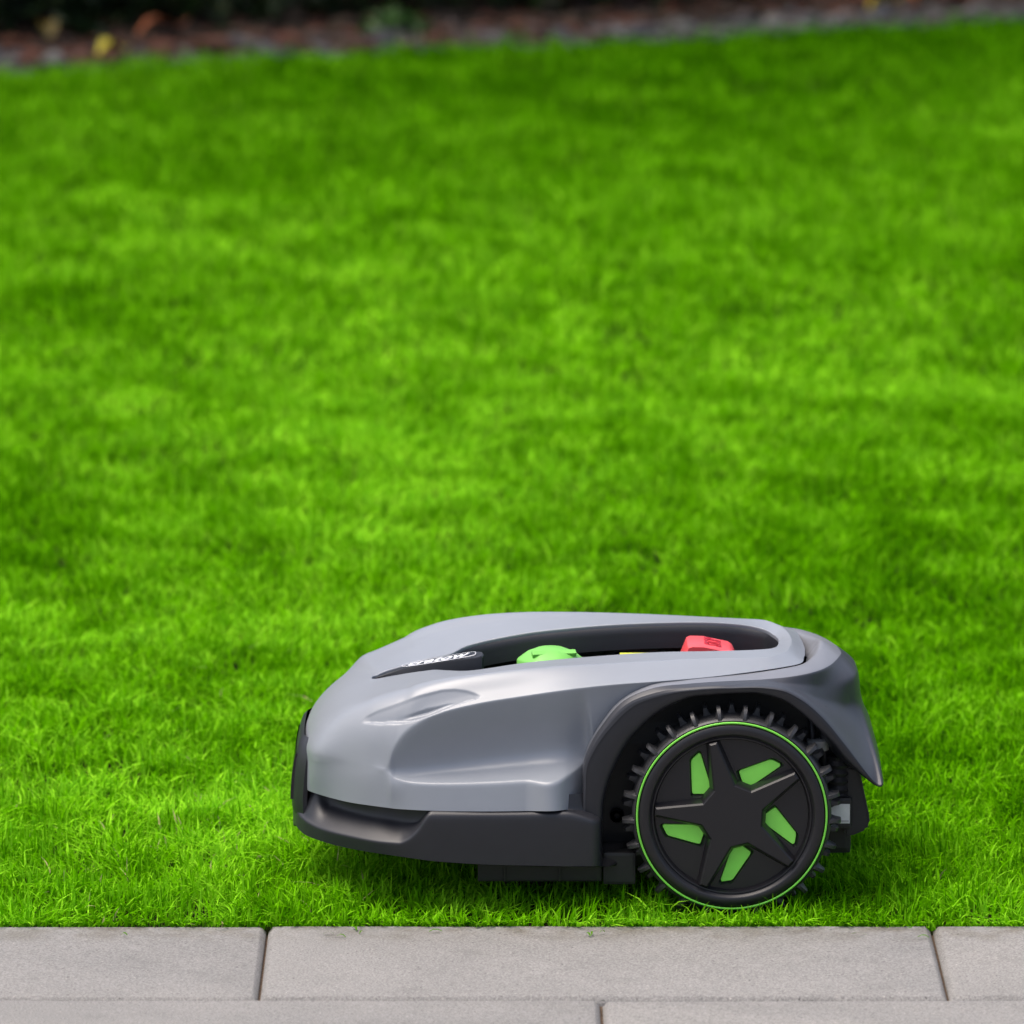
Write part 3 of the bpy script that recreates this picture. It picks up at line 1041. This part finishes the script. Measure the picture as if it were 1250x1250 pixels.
# lettering in its pill-shaped outline, lying on the badge's top
a0, a1 = Vector(pt(494, 813.6, YC - .001)), Vector(pt(578, 799.2, YC - .002))
ex = (a1 - a0)
Lx = ex.length
ex.normalize()
ey = Vector((0, 1, 0)) - ex * ex.y
ey.normalize()
ez = ex.cross(ey)
Mb = Matrix(((ex.x, ey.x, ez.x, 0), (ex.y, ey.y, ez.y, 0), (ex.z, ey.z, ez.z, 0), (0, 0, 0, 1)))
Mb.translation = (a0 + a1) / 2 + ez * 0.0012
me = text_mesh('cratow', 0.026, 0.0006)
xs = [v.co.x for v in me.vertices]
ys = [v.co.y for v in me.vertices]
sx, sy = Lx * 0.86 / (max(xs) - min(xs)), 0.015 / (max(ys) - min(ys))
cxm, cym = (max(xs) + min(xs)) / 2, (max(ys) + min(ys)) / 2
for v in me.vertices:
    f = (v.co.x - cxm) * sx / Lx + 0.5
    tap = 0.72 + 0.55 * f
    v.co = ((v.co.x - cxm) * sx + (v.co.y - cym) * 0.35, (v.co.y - cym) * sy * tap, v.co.z)
me.transform(Mb)
link('lettering', me, M_WHITE, badge, False)
bm = bmesh.new()
outl = []
for k in range(64):
    a = 2 * math.pi * k / 64
    f = 0.5 + 0.5 * math.cos(a)
    hw = 0.0085 + 0.005 * f
    x = (Lx * 0.54) * math.copysign(abs(math.cos(a)) ** 0.45, math.cos(a))
    y = hw * math.copysign(abs(math.sin(a)) ** 0.6, math.sin(a))
    outl.append((x, y))
inn, out_ = [], []
for (x, y) in outl:
    out_.append(bm.verts.new(Mb @ Vector((x, y, 0))))
    inn.append(bm.verts.new(Mb @ Vector((x * 0.985, y * 0.86, 0.0001))))
for i in range(64):
    bm.faces.new((out_[i], out_[(i + 1) % 64], inn[(i + 1) % 64], inn[i]))
from_bm('badge_outline', bm, M_WHITE, badge, False)

# --- green knob and red stop button inside the opening
kc = pt(672, 800, YC)
prof = [(0.0, .0165), (.012, .0158), (.021, .0125), (.0265, .0082), (.0295, .0060), (.0305, .0045), (.0305, -.03)]
bm = bmesh.new()
seg = 40
rings = []
for r_, z in prof:
    ring = []
    for i in range(seg):
        a = 2 * math.pi * i / seg
        q = 1 + 0.03 * math.cos(6 * a) * (r_ > .02)
        ring.append(bm.verts.new((kc[0] + r_ * q * math.cos(a), kc[1] + r_ * q * math.sin(a), kc[2] - .0085 + z)))
    rings.append(ring)
for A, B in zip(rings, rings[1:]):
    for i in range(seg):
        bm.faces.new((A[i], A[(i + 1) % seg], B[(i + 1) % seg], B[i]))
bmesh.ops.remove_doubles(bm, verts=bm.verts, dist=1e-6)
knob = from_bm('green_knob', bm, M_KNOB, mower, True, 35)
bm = bmesh.new()
box_bm(bm, -.021, .021, -.0035, .0035, 0, .004, .001)
grip = from_bm('grip_bar', bm, M_KNOB, knob, False)
grip.location = (kc[0] + .003, kc[1] - .012, kc[2] + .0022)
grip.rotation_euler = (R(22), 0, R(12))

sb = [pt(831, 801, YC), pt(838.5, 783.0, YC), pt(843, 781.3, YC), pt(858, 781.6, YC), pt(889, 788.0, YC), pt(894, 791.5, YC), pt(899, 802, YC)]
bm = bmesh.new()
rings = []
for ins, y in ((0.10, YC - .027), (0.0, YC - .022), (0.0, YC + .022), (0.10, YC + .027)):
    cz = sb[0][2]
    cx = (sb[0][0] + sb[-1][0]) / 2
    rings.append([bm.verts.new((p[0] + (cx - p[0]) * ins * 0.6, y, p[2] + (cz - p[2]) * ins)) for p in sb]
                 + [bm.verts.new((sb[-1][0], y, sb[-1][2] - .03)), bm.verts.new((sb[0][0], y, sb[0][2] - .03))])
for A, B in zip(rings, rings[1:]):
    for i in range(len(A)):
        bm.faces.new((A[i], A[(i + 1) % len(A)], B[(i + 1) % len(A)], B[i]))
bm.faces.new(rings[0])
bm.faces.new(rings[-1][::-1])
stop = from_bm('stop_button', bm, M_RED, mower, True, 30)
me = text_mesh('STOP', 0.02, 0.0003)
p0, p1 = Vector(sb[3]), Vector(sb[4])
dn = (p1 - p0).normalized()
ex, ey = Vector((0, 1, 0)), -dn                    # reads for somebody behind the machine
ez = ex.cross(ey)
xs = [v.co.x for v in me.vertices]
ys = [v.co.y for v in me.vertices]
s1, s2 = 0.036 / (max(xs) - min(xs)), 0.0165 / (max(ys) - min(ys))
Mt = Matrix(((ex.x, ey.x, ez.x, 0), (ex.y, ey.y, ez.y, 0), (ex.z, ey.z, ez.z, 0), (0, 0, 0, 1)))
Mt.translation = p0 + (p1 - p0) * 0.42 + ez * 0.0003
for v in me.vertices:
    v.co = (v.co.x * s1, v.co.y * s2, v.co.z)
me.transform(Mt)
link('lettering', me, M_RED2, stop, False)
yp = pt(779, 799.7, YC)
box_obj('yellow_sticker', yp[0] - .017, yp[0] + .017, YC - .01, YC + .01, yp[2] - .0015, yp[2] + .0005, M_YEL, mower, 0.0003)
box_obj('control_deck', yp[0] - .03, yp[0] + .08, YC - .045, YC + .012, yp[2] - .03, yp[2] - .0018, M_BLACK, mower, 0.002)

# --- bumper
K0 = [p3(358, YC, .060), p3(358.5, .13, .060), pt(361, 1007, .10), pt(371, 1018, .079), pt(393, 1027, .056), pt(428, 1036, .032), pt(463, 1042, .013), pt(486, 1045.3, .005), pt(500, 1047.3, .002), pt(512, 1049, 0), pt(530, 1051.3, -.002), pt(600, 1055.6, -.004), pt(690, 1057.6, -.004), pt(722, 1057.6, -.002), pt(733, 1057, .006), pt(735, 1056, .03)]
K1 = [p3(358, YC, .080), p3(358.5, .13, .080), pt(362, 990, .102), pt(371, 1000, .080), pt(393, 1012, .055), pt(428, 1021, .030), pt(463, 1027.5, .011), pt(486, 1029.5, .0035), pt(498, 1025, .001), pt(509, 1015, -.001), pt(525, 996, -.003), pt(600, 996, -.005), pt(690, 996, -.005), pt(722, 1001.5, -.003), pt(733, 1003, .005), pt(735, 1003, .03)]
Fl = [p3(361, YC, .086), p3(361.5, .13, .086), pt(366.5, 985, .102), pt(373, 996.5, .083), pt(394, 1008, .058), pt(428.5, 1016.7, .0335), pt(463, 1023.3, .0145), pt(486, 1025.2, .007), pt(499, 1019.6, .005), pt(510, 1009.5, .003), pt(527, 990.2, .001), pt(600, 992, -.002), pt(690, 991, -.002), pt(722, 997.5, .002), pt(732, 999, .010), pt(734, 999, .03)]
Gl = [p3(368, YC, .100), p3(368.5, .14, .100), p3(375, .112, .102), p3(386, .086, .102), pt(403, 982.5, .080), pt(430, 990, .058), pt(463, 997.5, .036), pt(486, 1001.5, .027), pt(497, 1003, .021), pt(507, 1004, .015), pt(527.3, 989.8, .006), pt(600, 990.6, .006), pt(690, 988.5, .006), pt(716, 990, .014), pt(726, 993, .020), pt(728, 994, .032)]
Tl = [(p[0] + (0.004 if i < 5 else 0.0), p[1] + .004, .115) for i, p in enumerate(Gl)]
BL = [full(x) for x in (K0, K1, Fl, Gl, Tl)]
Gb = loft(BL, 0, 420, [12, 4, 14, 8], [0.9] * len(BL[0]), smooth=2, pchip=True)
grid_obj('bumper', Gb, M_CHAR, mower, 75)
# underside closing the bumper
und = [full(K0), full([(p[0] + .012, p[1] + .012 if p[1] < YC - .02 else p[1], p[2] - .003) for p in K0]), full([(p[0] + .03, min(p[1] + .05, YC), .062) for p in K0])]
grid_obj('bumper_underside', loft(und, 0, 120, [2, 4]), M_BLACK, mower)

# front panel standing up in the middle of the bumper
fp = []
hw = .088
prof = [(.078, 359.5), (.082, 358.0), (.095, 357.8), (.112, 359.2), (.128, 361.6), (.1385, 364.4), (.1455, 367.8), (.149, 372.5)]
for i in range(25):
    f = -1 + 2 * i / 24
    col_ = []
    for z, px in prof:
        y = YC + f * hw * (1 - 0.10 * max(0, (z - .13) / .02))
        back = 1.8 * f**2 + 13.0 * (max(0, abs(f) - .70) / .30) ** 1.9
        q = p3(px + back, YC, z)
        col_.append((q[0], y, z))
    fp.append(col_)
fp = [[(p[0] + .004, p[1] + .001, p[2]) for p in fp[0]]] + fp + [[(p[0] + .004, p[1] - .001, p[2]) for p in fp[-1]]]
fpan = grid_obj('front_panel', np.array(fp), M_CHAR, mower, 35)
sw = []
for i in range(17):
    f = -1 + 2 * i / 16
    sw.append([(p3(px + 1.2 * f * f - 1.3, YC, z)[0], YC + f * .068, z) for z, px in ((.090, 357.0), (.098, 357.2), (.112, 358.6), (.126, 361.0), (.133, 363.0))])
sw = [[(p[0] + .004, p[1], p[2]) for p in sw[0]]] + sw + [[(p[0] + .004, p[1], p[2]) for p in sw[-1]]]
grid_obj('sensor_window', np.array(sw), M_SENSOR, fpan, 35)

# --- rear cover with the wheel arches and the collar behind the opening
st = [  # inner edge I, crease C, middle M, deck edge E, seam D   as (px, py, y)
    ((736, 1003, .014), (712, 1003, .012), (711.5, 1002, .015), (711, 1001, .022), (711, 1000, .05)),
    ((738, 976, .014), (712.5, 962, .012), (712, 962, .015), (711.5, 962, .022), (711, 962, .05)),
    ((748, 944, .014), (714.8, 930, .012), (714, 929, .015), (713, 928, .022), (712, 926, .055)),
    ((764, 912, .014), (724.5, 910, .012), (723, 909, .014), (721, 908, .02), (718, 906, .055)),
    ((786, 886, .014), (741.5, 886.5, .012), (739.5, 885.5, .013), (736, 884, .018), (731, 882, .052)),
    ((812, 866, .014), (769.5, 860.5, .012), (766, 858.8, .013), (761, 856, .018), (755, 853, .048)),
    ((841, 853, .014), (806, 848, .012), (802, 845, .0135), (796, 840.5, .019), (785, 834.5, .040)),
    ((870, 849, .014), (850, 841.7, .012), (847, 839, .0145), (842, 834.5, .024), (835, 829.3, .038)),
    ((905, 847, .014), (892, 839.7, .012), (890, 836.5, .0165), (887, 831.5, .032), (880, 825, .047)),
    ((930, 848, .014), (930, 839, .012), (931, 831.5, .036), (930, 829.7, .042), (925, 819.7, .060)),
    ((956, 856, .015), (955, 842, .013), (958, 834, .043), (960, 827, .050), (954, 815.2, .074)),
    ((975, 869, .017), (972, 849, .015), (981, 843, .055), (984, 823, .064), (976, 810.7, .095)),
    ((998, 890, .019), (991, 862, .017), (1002, 853, .075), (1004, 817, .088), (987, 804.5, .118)),
    ((1019, 911, .021), (1010, 881, .019), (1022, 860, .094), (1015, 811, .112), (995, 796.5, .140)),
    ((1038, 933, .023), (1034, 911.5, .021), (1036, 864, .112), (1021.5, 804.8, .136), (999, 790, .156)),
    ((1068, 959.0, .028), (1069, 957.0, .026), (1046, 864, .126), (1024.5, 801, .151), (1000.5, 786, .164)),
    ((1078, 958.5, .036), (1078.5, 955.5, .034), (1050, 860, .140), (1026, 799, .162), (1001.2, 783.6, .170)),
]
I_ = [pt(*s[0]) for s in st]
C_ = [pt(*s[1]) for s in st]
M_ = [pt(*s[2]) for s in st]
E_ = [pt(*s[3]) for s in st]
D_ = [pt(*s[4]) for s in st]
ztip = C_[-1][2]
I_ += [(I_[-1][0] + .001, .09, ztip - .003), (I_[-1][0] + .002, YC, ztip - .003)]
C_ += [(C_[-1][0] + .001, .09, ztip), (C_[-1][0] + .002, YC, ztip)]
M_ += [pt(1050.5, 853, .155), pt(1050.5, 848, YC)]
E_ += [pt(1027, 797.6, .170), pt(1027.2, 796.8, YC)]
D_ += [pt(1001.5, 782.2, .174), pt(1001.5, 781.6, YC)]
W_ = []
for k, d in enumerate(D_):
    if k < 10:
        W_.append((d[0], d[1] + .012, d[2] - .012))
    else:
        t = min(1, (k - 9) / 3)
        tgt = [None] * 10
        px = np.interp(k, [10, 12, 14, 18], [955, 980, 983.5, 985.5])
        W_.append((p3(px, d[1], d[2])[0], d[1] + (.012 if k < 13 else 0.0), d[2] - .016))
J_ = [(p[0] - (.006 if k > 12 else 0), p[1] + .02, p[2] + (-.002 if k < 15 else .004)) for k, p in enumerate(I_)]
J_[-1] = (J_[-1][0] - .004, YC, J_[-1][2])


def rfull(near):
    far = [mir(p) for p in near]
    return list(near) + far[::-1][1:]


# the rear wall bulges under the deck's edge, then sweeps out to the tail
N_ = []
for k, (c_k, m_k) in enumerate(zip(C_, M_)):
    f = float(np.interp(k, [0, 10, 11, 12, 13, 14, 30], [.5, .6, .75, .85, .95, 1, 1]))
    N_.append(tuple(c_k[i] + (m_k[i] - c_k[i]) * f for i in range(3)))
M_ = M_[:11] + [pt(983, 836, .059), pt(1004, 838, .081), pt(1021, 835.5, .099), pt(1035, 830, .114), pt(1043, 825, .128), pt(1046, 822, .142), pt(1047, 819.5, .156), pt(1047.3, 818, YC)]
RL = [rfull(x) for x in (J_, I_, C_, N_, M_, E_, D_, W_)]
crn = [.9] * 6 + [.75] * 4 + [.95] * 9
crr = crn + crn[::-1][1:]
Gr = loft(RL, 5, 700, [4, 10, 10, 12, 18, 16, 8], [min(c_, .7) for c_ in crr], smooth=4)
rear = grid_obj('rear_cover', Gr[:, 13:55], M_COVER, mower, 75)
grid_obj('rear_collar', Gr[:, 54:], M_DECK_SHEEN, mower, 75)  # top strip of the cover, its sheen painted as lighter grey
grid_obj('arch_trim', Gr[:, :14] + np.array([0, 0.0006, 0]) * np.where(Gr[:, :14, 1:2] < YC, 1, -1), M_CHAR, mower, 75)
# dark emblem plate on the rear wall
ep = pt(1051, 857, YC)
bm = bmesh.new()
box_bm(bm, -.006, .0018, -.034, .034, -.010, .012, .0007)
emb = from_bm('rear_panel', bm, M_BLACK, rear, False)
emb.location = (ep[0] - .0015, YC, ep[2] - .003)
emb.rotation_euler = (0, R(-17), 0)
# floor of the collar groove
xg0, xg1 = p3(930, YC, .2)[0], p3(988, YC, .2)[0]
bm = bmesh.new()
bm.faces.new([bm.verts.new(p) for p in ((xg0, YC - .09, .192), (xg1 - .012, YC - .06, .192), (xg1, YC - .02, .192), (xg1, YC + .02, .192), (xg1 - .012, YC + .06, .192), (xg0, YC + .09, .192))])
from_bm('groove_floor', bm, M_BLACK, mower, False)

# --- chassis
xl, xr = p3(470, .06, .05)[0], p3(1040, .06, .05)[0]
chas = box_obj('chassis', xl, xr, .075, 2 * YC - .075, .045, .15, M_BLACK, mower, .006)
wa, wb = p3(716, .08, .1)[0], p3(1040, .08, .1)[0]
for yy in (.072, 2 * YC - .072):
    bm = bmesh.new()
    bm.faces.new([bm.verts.new(p) for p in ((wa, yy, .03), (wb - .03, yy, .05), (wb, yy, .11), (wb - .03, yy, .19), (wa + .12, yy, .205), (wa + .03, yy, .19), (wa, yy, .1))])
    from_bm('arch_lining', bm, M_BLACK, chas, False)
for sgn in (0, 1):
    def sy(y):
        return 2 * YC - y if sgn else y
    a, b_, c_, d_ = p3(583, .03, .03)[0], p3(736, .03, .03)[0], p3(776, .03, .03)[0], p3(1010, .03, .03)[0]
    y0, y1 = sorted((sy(.028), sy(.07)))
    zt = pt(650, 1079, .028)[2]
    box_obj('blade_guard', a, b_ - .001, y0, y1, zt + .002, .07, M_BLACK, chas, .002)
    y0, y1 = sorted((sy(.024), sy(.07)))
    box_obj('blade_guard', b_, c_, y0, y1, zt, pt(750, 1040, .026)[2], M_BLACK, chas, .003)
    for px in (616, 683):
        xx = p3(px, .03, .04)[0]
        y0, y1 = sorted((sy(.0245 if px < 740 else .0205), sy(.03)))
        box_obj('guard_rib', xx - .0009, xx + .0009, y0, y1, zt + .003, .062, M_BLACK, chas, .0004)
    bm = bmesh.new()
    q = pt(753, 995, .068)
    lathe_bm(bm, [(.0028, .001), (.0028, -.005), (.0058, -.005), (.0064, -.004), (.0064, .004)], 20, c=(q[0], q[1], q[2]))
    o = from_bm('screw_boss', bm, M_COLLAR if False else M_CHAR, chas, True, 40)
    if sgn:
        o.location.y = .0
    # spring strut behind the wheel with its pale collar and bellows
    q0, q1 = pt(999, 862, .062), pt(1001, 955, .062)
    bm = bmesh.new()
    tube_bm(bm, [(q0[0] - .006, sy(q0[1]), q0[2]), (q1[0] - .006, sy(q1[1]), q1[2])], .0035, 10)
    tube_bm(bm, [(q0[0] + .004, sy(q0[1]), q0[2]), (q1[0] + .004, sy(q1[1]), q1[2])], .0035, 10)
    from_bm('strut', bm, M_CHAR, chas)
    q = pt(998, 907, .060)
    bm = bmesh.new()
    tube_bm(bm, [(q[0], sy(q[1]), q[2] - .006), (q[0], sy(q[1]), q[2] + .003), (q[0], sy(q[1]), q[2] + .004)], [.0105, .0105, .009], 20)
    from_bm('strut_collar', bm, M_COLLAR, chas, True, 40)
    q = pt(1024, 945, .064)
    bm = bmesh.new()
    prof = []
    for k in range(6):
        z = q[2] - .024 + k * .0076
        prof += [(q[0], sy(q[1]), z), (q[0], sy(q[1]), z + .0038)]
    tube_bm(bm, prof, [(.0105 if k % 2 == 0 else .0135) for k in range(12)], 20)
    from_bm('bellows', bm, M_RUB, chas, True, 30)
    a0, a1 = pt(1005, 1012, .045), pt(1040, 974, .045)
    y0, y1 = sorted((sy(.045), sy(.09)))
    mh = box_obj('motor_housing', a0[0], a1[0], y0, y1, a0[2], a1[2], M_BLACK, chas, .003)
    if not sgn:
        l0, l1 = pt(1012, 1005, .0445), pt(1037.5, 981.5, .0445)
        bm = bmesh.new()
        box_bm(bm, l0[0], l1[0], .0442, .0449, l0[2], l1[2])
        stk = from_bm('sticker', bm, M_STICK, mh, False)
        bm = bmesh.new()
        box_bm(bm, l0[0] + .0012, l1[0] - .001, .0439, .0445, l0[2] + .0012, l0[2] + .0030)
        from_bm('print_strip', bm, M_COLLAR, stk, False)
# tail block hanging under the rear cover
tb = [pt(1030, 922, .10), pt(1046, 925, .10), pt(1059, 985, .10), pt(1059, 993, .10), pt(1055, 1000, .10), pt(1036, 1008, .10), pt(1028, 1008, .10)]
bm = bmesh.new()
A = [bm.verts.new((p[0], .052, p[2])) for p in tb]
B = [bm.verts.new((p[0], 2 * YC - .052, p[2])) for p in tb]
for i in range(len(tb)):
    bm.faces.new((A[i], A[(i + 1) % len(tb)], B[(i + 1) % len(tb)], B[i]))
bm.faces.new(A)
bm.faces.new(B[::-1])
bmesh.ops.bevel(bm, geom=[e for e in bm.edges], offset=.0025, segments=2, affect='EDGES')
from_bm('tail_block', bm, M_BLACK, mower, False)

# --- driving wheels
PX = 0.00075                                             # metres per photographed pixel at the wheel
WR = 0.1005


def wheel_meshes():
    out = {}
    bm = bmesh.new()                                     # tyre carcass
    lathe_bm(bm, [(117.4 * PX, .0045), (118.2 * PX, .0035), (120.5 * PX, .005), (121.8 * PX, .009), (121.8 * PX, .047), (120.5 * PX, .051), (112 * PX, .053), (60 * PX, .050), (0, .050)], 120)
    out['tyre'] = bm
    bm = bmesh.new()                                     # rim flange round the dish
    lathe_bm(bm, [(114.0 * PX, .0055), (113.4 * PX, .0030), (112.4 * PX, .0022), (108 * PX, .0012), (103 * PX, .0012), (101 * PX, .0020), (99.4 * PX, .0048), (98.4 * PX, .0052), (97.2 * PX, .0044), (95.8 * PX, .0046), (93.2 * PX, .0125), (92.8 * PX, .0150)], 120)
    out['rim'] = bm
    bm = bmesh.new()
    lathe_bm(bm, [(115.7 * PX + 1.35 * PX * math.cos(a), .0030 - 1.3 * PX * math.sin(a)) for a in [2 * math.pi * k / 10 for k in range(10)]], 140, closed=True)
    out['green_ring'] = bm
    # dish floor with five pockets
    ins = [(-50, 65), (-48.5, 68), (-41, 75.4), (-38.6, 75.2), (-37.6, 73.6), (-25.2, 33), (-25.8, 31), (-31.5, 25.3), (-34.5, 24.4), (-46.6, 24.4), (-48, 25.4), (-48.6, 28)]
    cen = (sum(p[0] for p in ins) / len(ins), sum(p[1] for p in ins) / len(ins))

    def rotp(p, k, ins_=0.0):
        x, y = p
        if ins_:
            dx, dy = x - cen[0], y - cen[1]
            l = math.hypot(dx, dy)
            x, y = x + dx / l * ins_, y + dy / l * ins_
        a = k * 2 * math.pi / 5
        return ((x * math.cos(a) - y * math.sin(a)) * PX, (x * math.sin(a) + y * math.cos(a)) * PX)
    bm = bmesh.new()
    YF, YI = .0112, .0150
    outer = [bm.verts.new((93.4 * PX * math.cos(2 * math.pi * k / 100), YF, 93.4 * PX * math.sin(2 * math.pi * k / 100))) for k in range(100)]
    es = [bm.edges.new((outer[k], outer[(k + 1) % 100])) for k in range(100)]
    holes = []
    for k in range(5):
        h = [bm.verts.new((*[rotp(p, k, 4.0)[0]], YF, rotp(p, k, 4.0)[1])) for p in ins]
        es += [bm.edges.new((h[i], h[(i + 1) % len(h)])) for i in range(len(h))]
        holes.append(h)
    bmesh.ops.triangle_fill(bm, edges=es, use_beauty=True)
    for k, h in enumerate(holes):
        lo = [bm.verts.new((rotp(p, k, 0.7)[0], YI, rotp(p, k, 0.7)[1])) for p in ins]
        lo2 = [bm.verts.new((rotp(p, k, 0.7)[0], YI + .003, rotp(p, k, 0.7)[1])) for p in ins]
        for i in range(len(h)):
            j = (i + 1) % len(h)
            bm.faces.new((h[i], h[j], lo[j], lo[i]))
            bm.faces.new((lo[i], lo[j], lo2[j], lo2[i]))
    # drop the faces that closed the pockets
    def inside(pt_, poly):
        x, y = pt_
        c = False
        for i in range(len(poly)):
            x1, y1 = poly[i]
            x2, y2 = poly[i - 1]
            if (y1 > y) != (y2 > y) and x < (x2 - x1) * (y - y1) / (y2 - y1) + x1:
                c = not c
        return c
    kill = []
    for f in bm.faces:
        if all(abs(v.co.y - YF) < 1e-6 for v in f.verts):
            cc = f.calc_center_median()
            if any(inside((cc.x, cc.z), [(v.co.x, v.co.z) for v in h]) for h in holes):
                kill.append(f)
    bmesh.ops.delete(bm, geom=kill, context='FACES_ONLY')
    out['dish'] = bm
    # one insert
    bm = bmesh.new()
    top = [bm.verts.new((rotp(p, 0, -0.6)[0], YI - .0014, rotp(p, 0, -0.6)[1])) for p in ins]
    mid = [bm.verts.new((rotp(p, 0, 0.2)[0], YI - .0008, rotp(p, 0, 0.0)[1])) for p in ins]
    bot = [bm.verts.new((rotp(p, 0, 0.0)[0], YI + .003, rotp(p, 0, 0.0)[1])) for p in ins]
    bm.faces.new(top)
    for A, B in ((top, mid), (mid, bot)):
        for i in range(len(ins)):
            j = (i + 1) % len(ins)
            bm.faces.new((A[i], A[j], B[j], B[i]))
    out['insert'] = bm
    # spoke star
    poly = []
    for k in range(5):
        a = R(104.5) + k * 2 * math.pi / 5
        for r_, w in ((36, -13.0), (93.0, -4.2), (93.0, 4.2), (36, 13.0)):
            ux, uy = math.cos(a), math.sin(a)
            poly.append((ux * r_ - uy * w, uy * r_ + ux * w))
    bm = bmesh.new()
    rings = []
    for off, y in ((-1.1, .0008), (1.0, .0024), (5.2, .0112), (5.2, .0135)):
        ring = []
        n = len(poly)
        for i in range(n):
            p, q0, q1 = Vector(poly[i]), Vector(poly[i - 1]), Vector(poly[(i + 1) % n])
            e0, e1 = (p - q0).normalized(), (q1 - p).normalized()
            n0, n1 = Vector((e0.y, -e0.x)), Vector((e1.y, -e1.x))
            nn = (n0 + n1)
            nn = nn / max(nn.length_squared / 2, 0.35)
            s = p + nn * off
            if s.length > 95.0:
                s = s * (95.0 / s.length)
            ring.append(bm.verts.new((s.x * PX, y, s.y * PX)))
        rings.append(ring)
    bm.faces.new(rings[0])
    for A, B in zip(rings, rings[1:]):
        for i in range(len(poly)):
            j = (i + 1) % len(poly)
            bm.faces.new((A[i], A[j], B[j], B[i]))
    out['star'] = bm
    # tread lug, pointing up (+z), root at the tyre
    def lug(y0, y1, flare):
        bm = bmesh.new()
        rb, rt = 120.0 * PX, WR
        sec = []
        for y, w0, w1, r_t, r_b in ((y0 - flare, .0016, .0012, rb + .0015, 117.8 * PX), (y0 + .0005, .0048, .0016, rt - .0022, rb - .001), (y0 + .004, .0046, .0017, rt, rb - .001), (y1 - .003, .0044, .0017, rt, rb - .001), (y1, .0036, .0012, rt - .003, rb - .001)):
            sec.append([bm.verts.new(p) for p in ((-w0, y, r_b), (-w1 * 1.4, y, r_b + (r_t - r_b) * .6), (-w1, y, r_t), (w1, y, r_t), (w1 * 1.4, y, r_b + (r_t - r_b) * .6), (w0, y, r_b))])
        for A, B in zip(sec, sec[1:]):
            for i in range(6):
                j = (i + 1) % 6
                bm.faces.new((A[i], A[j], B[j], B[i]))
        bm.faces.new(sec[0])
        bm.faces.new(sec[-1][::-1])
        return bm
    out['lug_a'] = lug(.007, .025, .0030)
    out['lug_b'] = lug(.029, .048, .0)
    return out


def bm_to_mesh(bm, name, m, angle=30):
    bmesh.ops.recalc_face_normals(bm, faces=bm.faces)
    me = bpy.data.meshes.new(name)
    bm.to_mesh(me)
    bm.free()
    me.materials.append(m)
    me.polygons.foreach_set('use_smooth', [True] * len(me.polygons))
    if angle:
        me.set_sharp_from_angle(angle=R(angle))
    return me


wm = wheel_meshes()
WM = {'tyre': bm_to_mesh(wm['tyre'], 'rear_wheel', M_RUB, 40), 'rim': bm_to_mesh(wm['rim'], 'rim', M_RIM, 50),
      'green_ring': bm_to_mesh(wm['green_ring'], 'green_ring', M_RING, None), 'dish': bm_to_mesh(wm['dish'], 'wheel_disc', M_RIM, 20),
      'insert': bm_to_mesh(wm['insert'], 'green_insert', M_GREEN, 50), 'star': bm_to_mesh(wm['star'], 'spoke_star', M_RIM, 25),
      'lug_a': bm_to_mesh(wm['lug_a'], 'tread_lug', M_RUB, 45), 'lug_b': bm_to_mesh(wm['lug_b'], 'tread_lug', M_RUB, 45)}
for far in (False, True):
    w = link('rear_wheel', WM['tyre'], None, mower)
    w.location = (WX, 2 * YC if far else 0, WZ)
    if far:
        w.rotation_euler = (0, R(11), math.pi)
    link('rim', WM['rim'], None, w)
    link('green_ring', WM['green_ring'], None, w)
    link('wheel_disc', WM['dish'], None, w)
    link('spoke_star', WM['star'], None, w)
    for k in range(5):
        o = link('green_insert', WM['insert'], None, w)
        o.rotation_euler = (0, -k * 2 * math.pi / 5, 0)
    for k in range(25):
        for q, key in ((0.5, 'lug_a'), (0.0, 'lug_b')):
            o = link('tread_lug', WM[key], None, w)
            o.rotation_euler = (0, (k + q) * 2 * math.pi / 25, 0)

# small swivelling front wheels in the shade under the nose
for s in (-1, 1):
    cx = p3(645, YC, .03)[0]
    bm = bmesh.new()
    lathe_bm(bm, [(0, -.011), (.012, -.012), (.026, -.011), (.0335, -.008), (.036, 0), (.0335, .008), (.026, .011), (.012, .012), (0, .011)], 32)
    o = from_bm('front_wheel', bm, M_RUB, mower)
    o.location = (cx, YC + s * .06, .034)
    bm = bmesh.new()
    tube_bm(bm, [(0, 0, .03), (0, 0, .042), (.004, 0, .06)], [.010, .010, .008], 10)
    box_bm(bm, -.006, .006, -.017, -.013, -.004, .036, .001)
    box_bm(bm, -.006, .006, .013, .017, -.004, .036, .001)
    box_bm(bm, -.006, .006, -.017, .017, .032, .037, .001)
    f = from_bm('caster_fork', bm, M_BLACK, o, False)
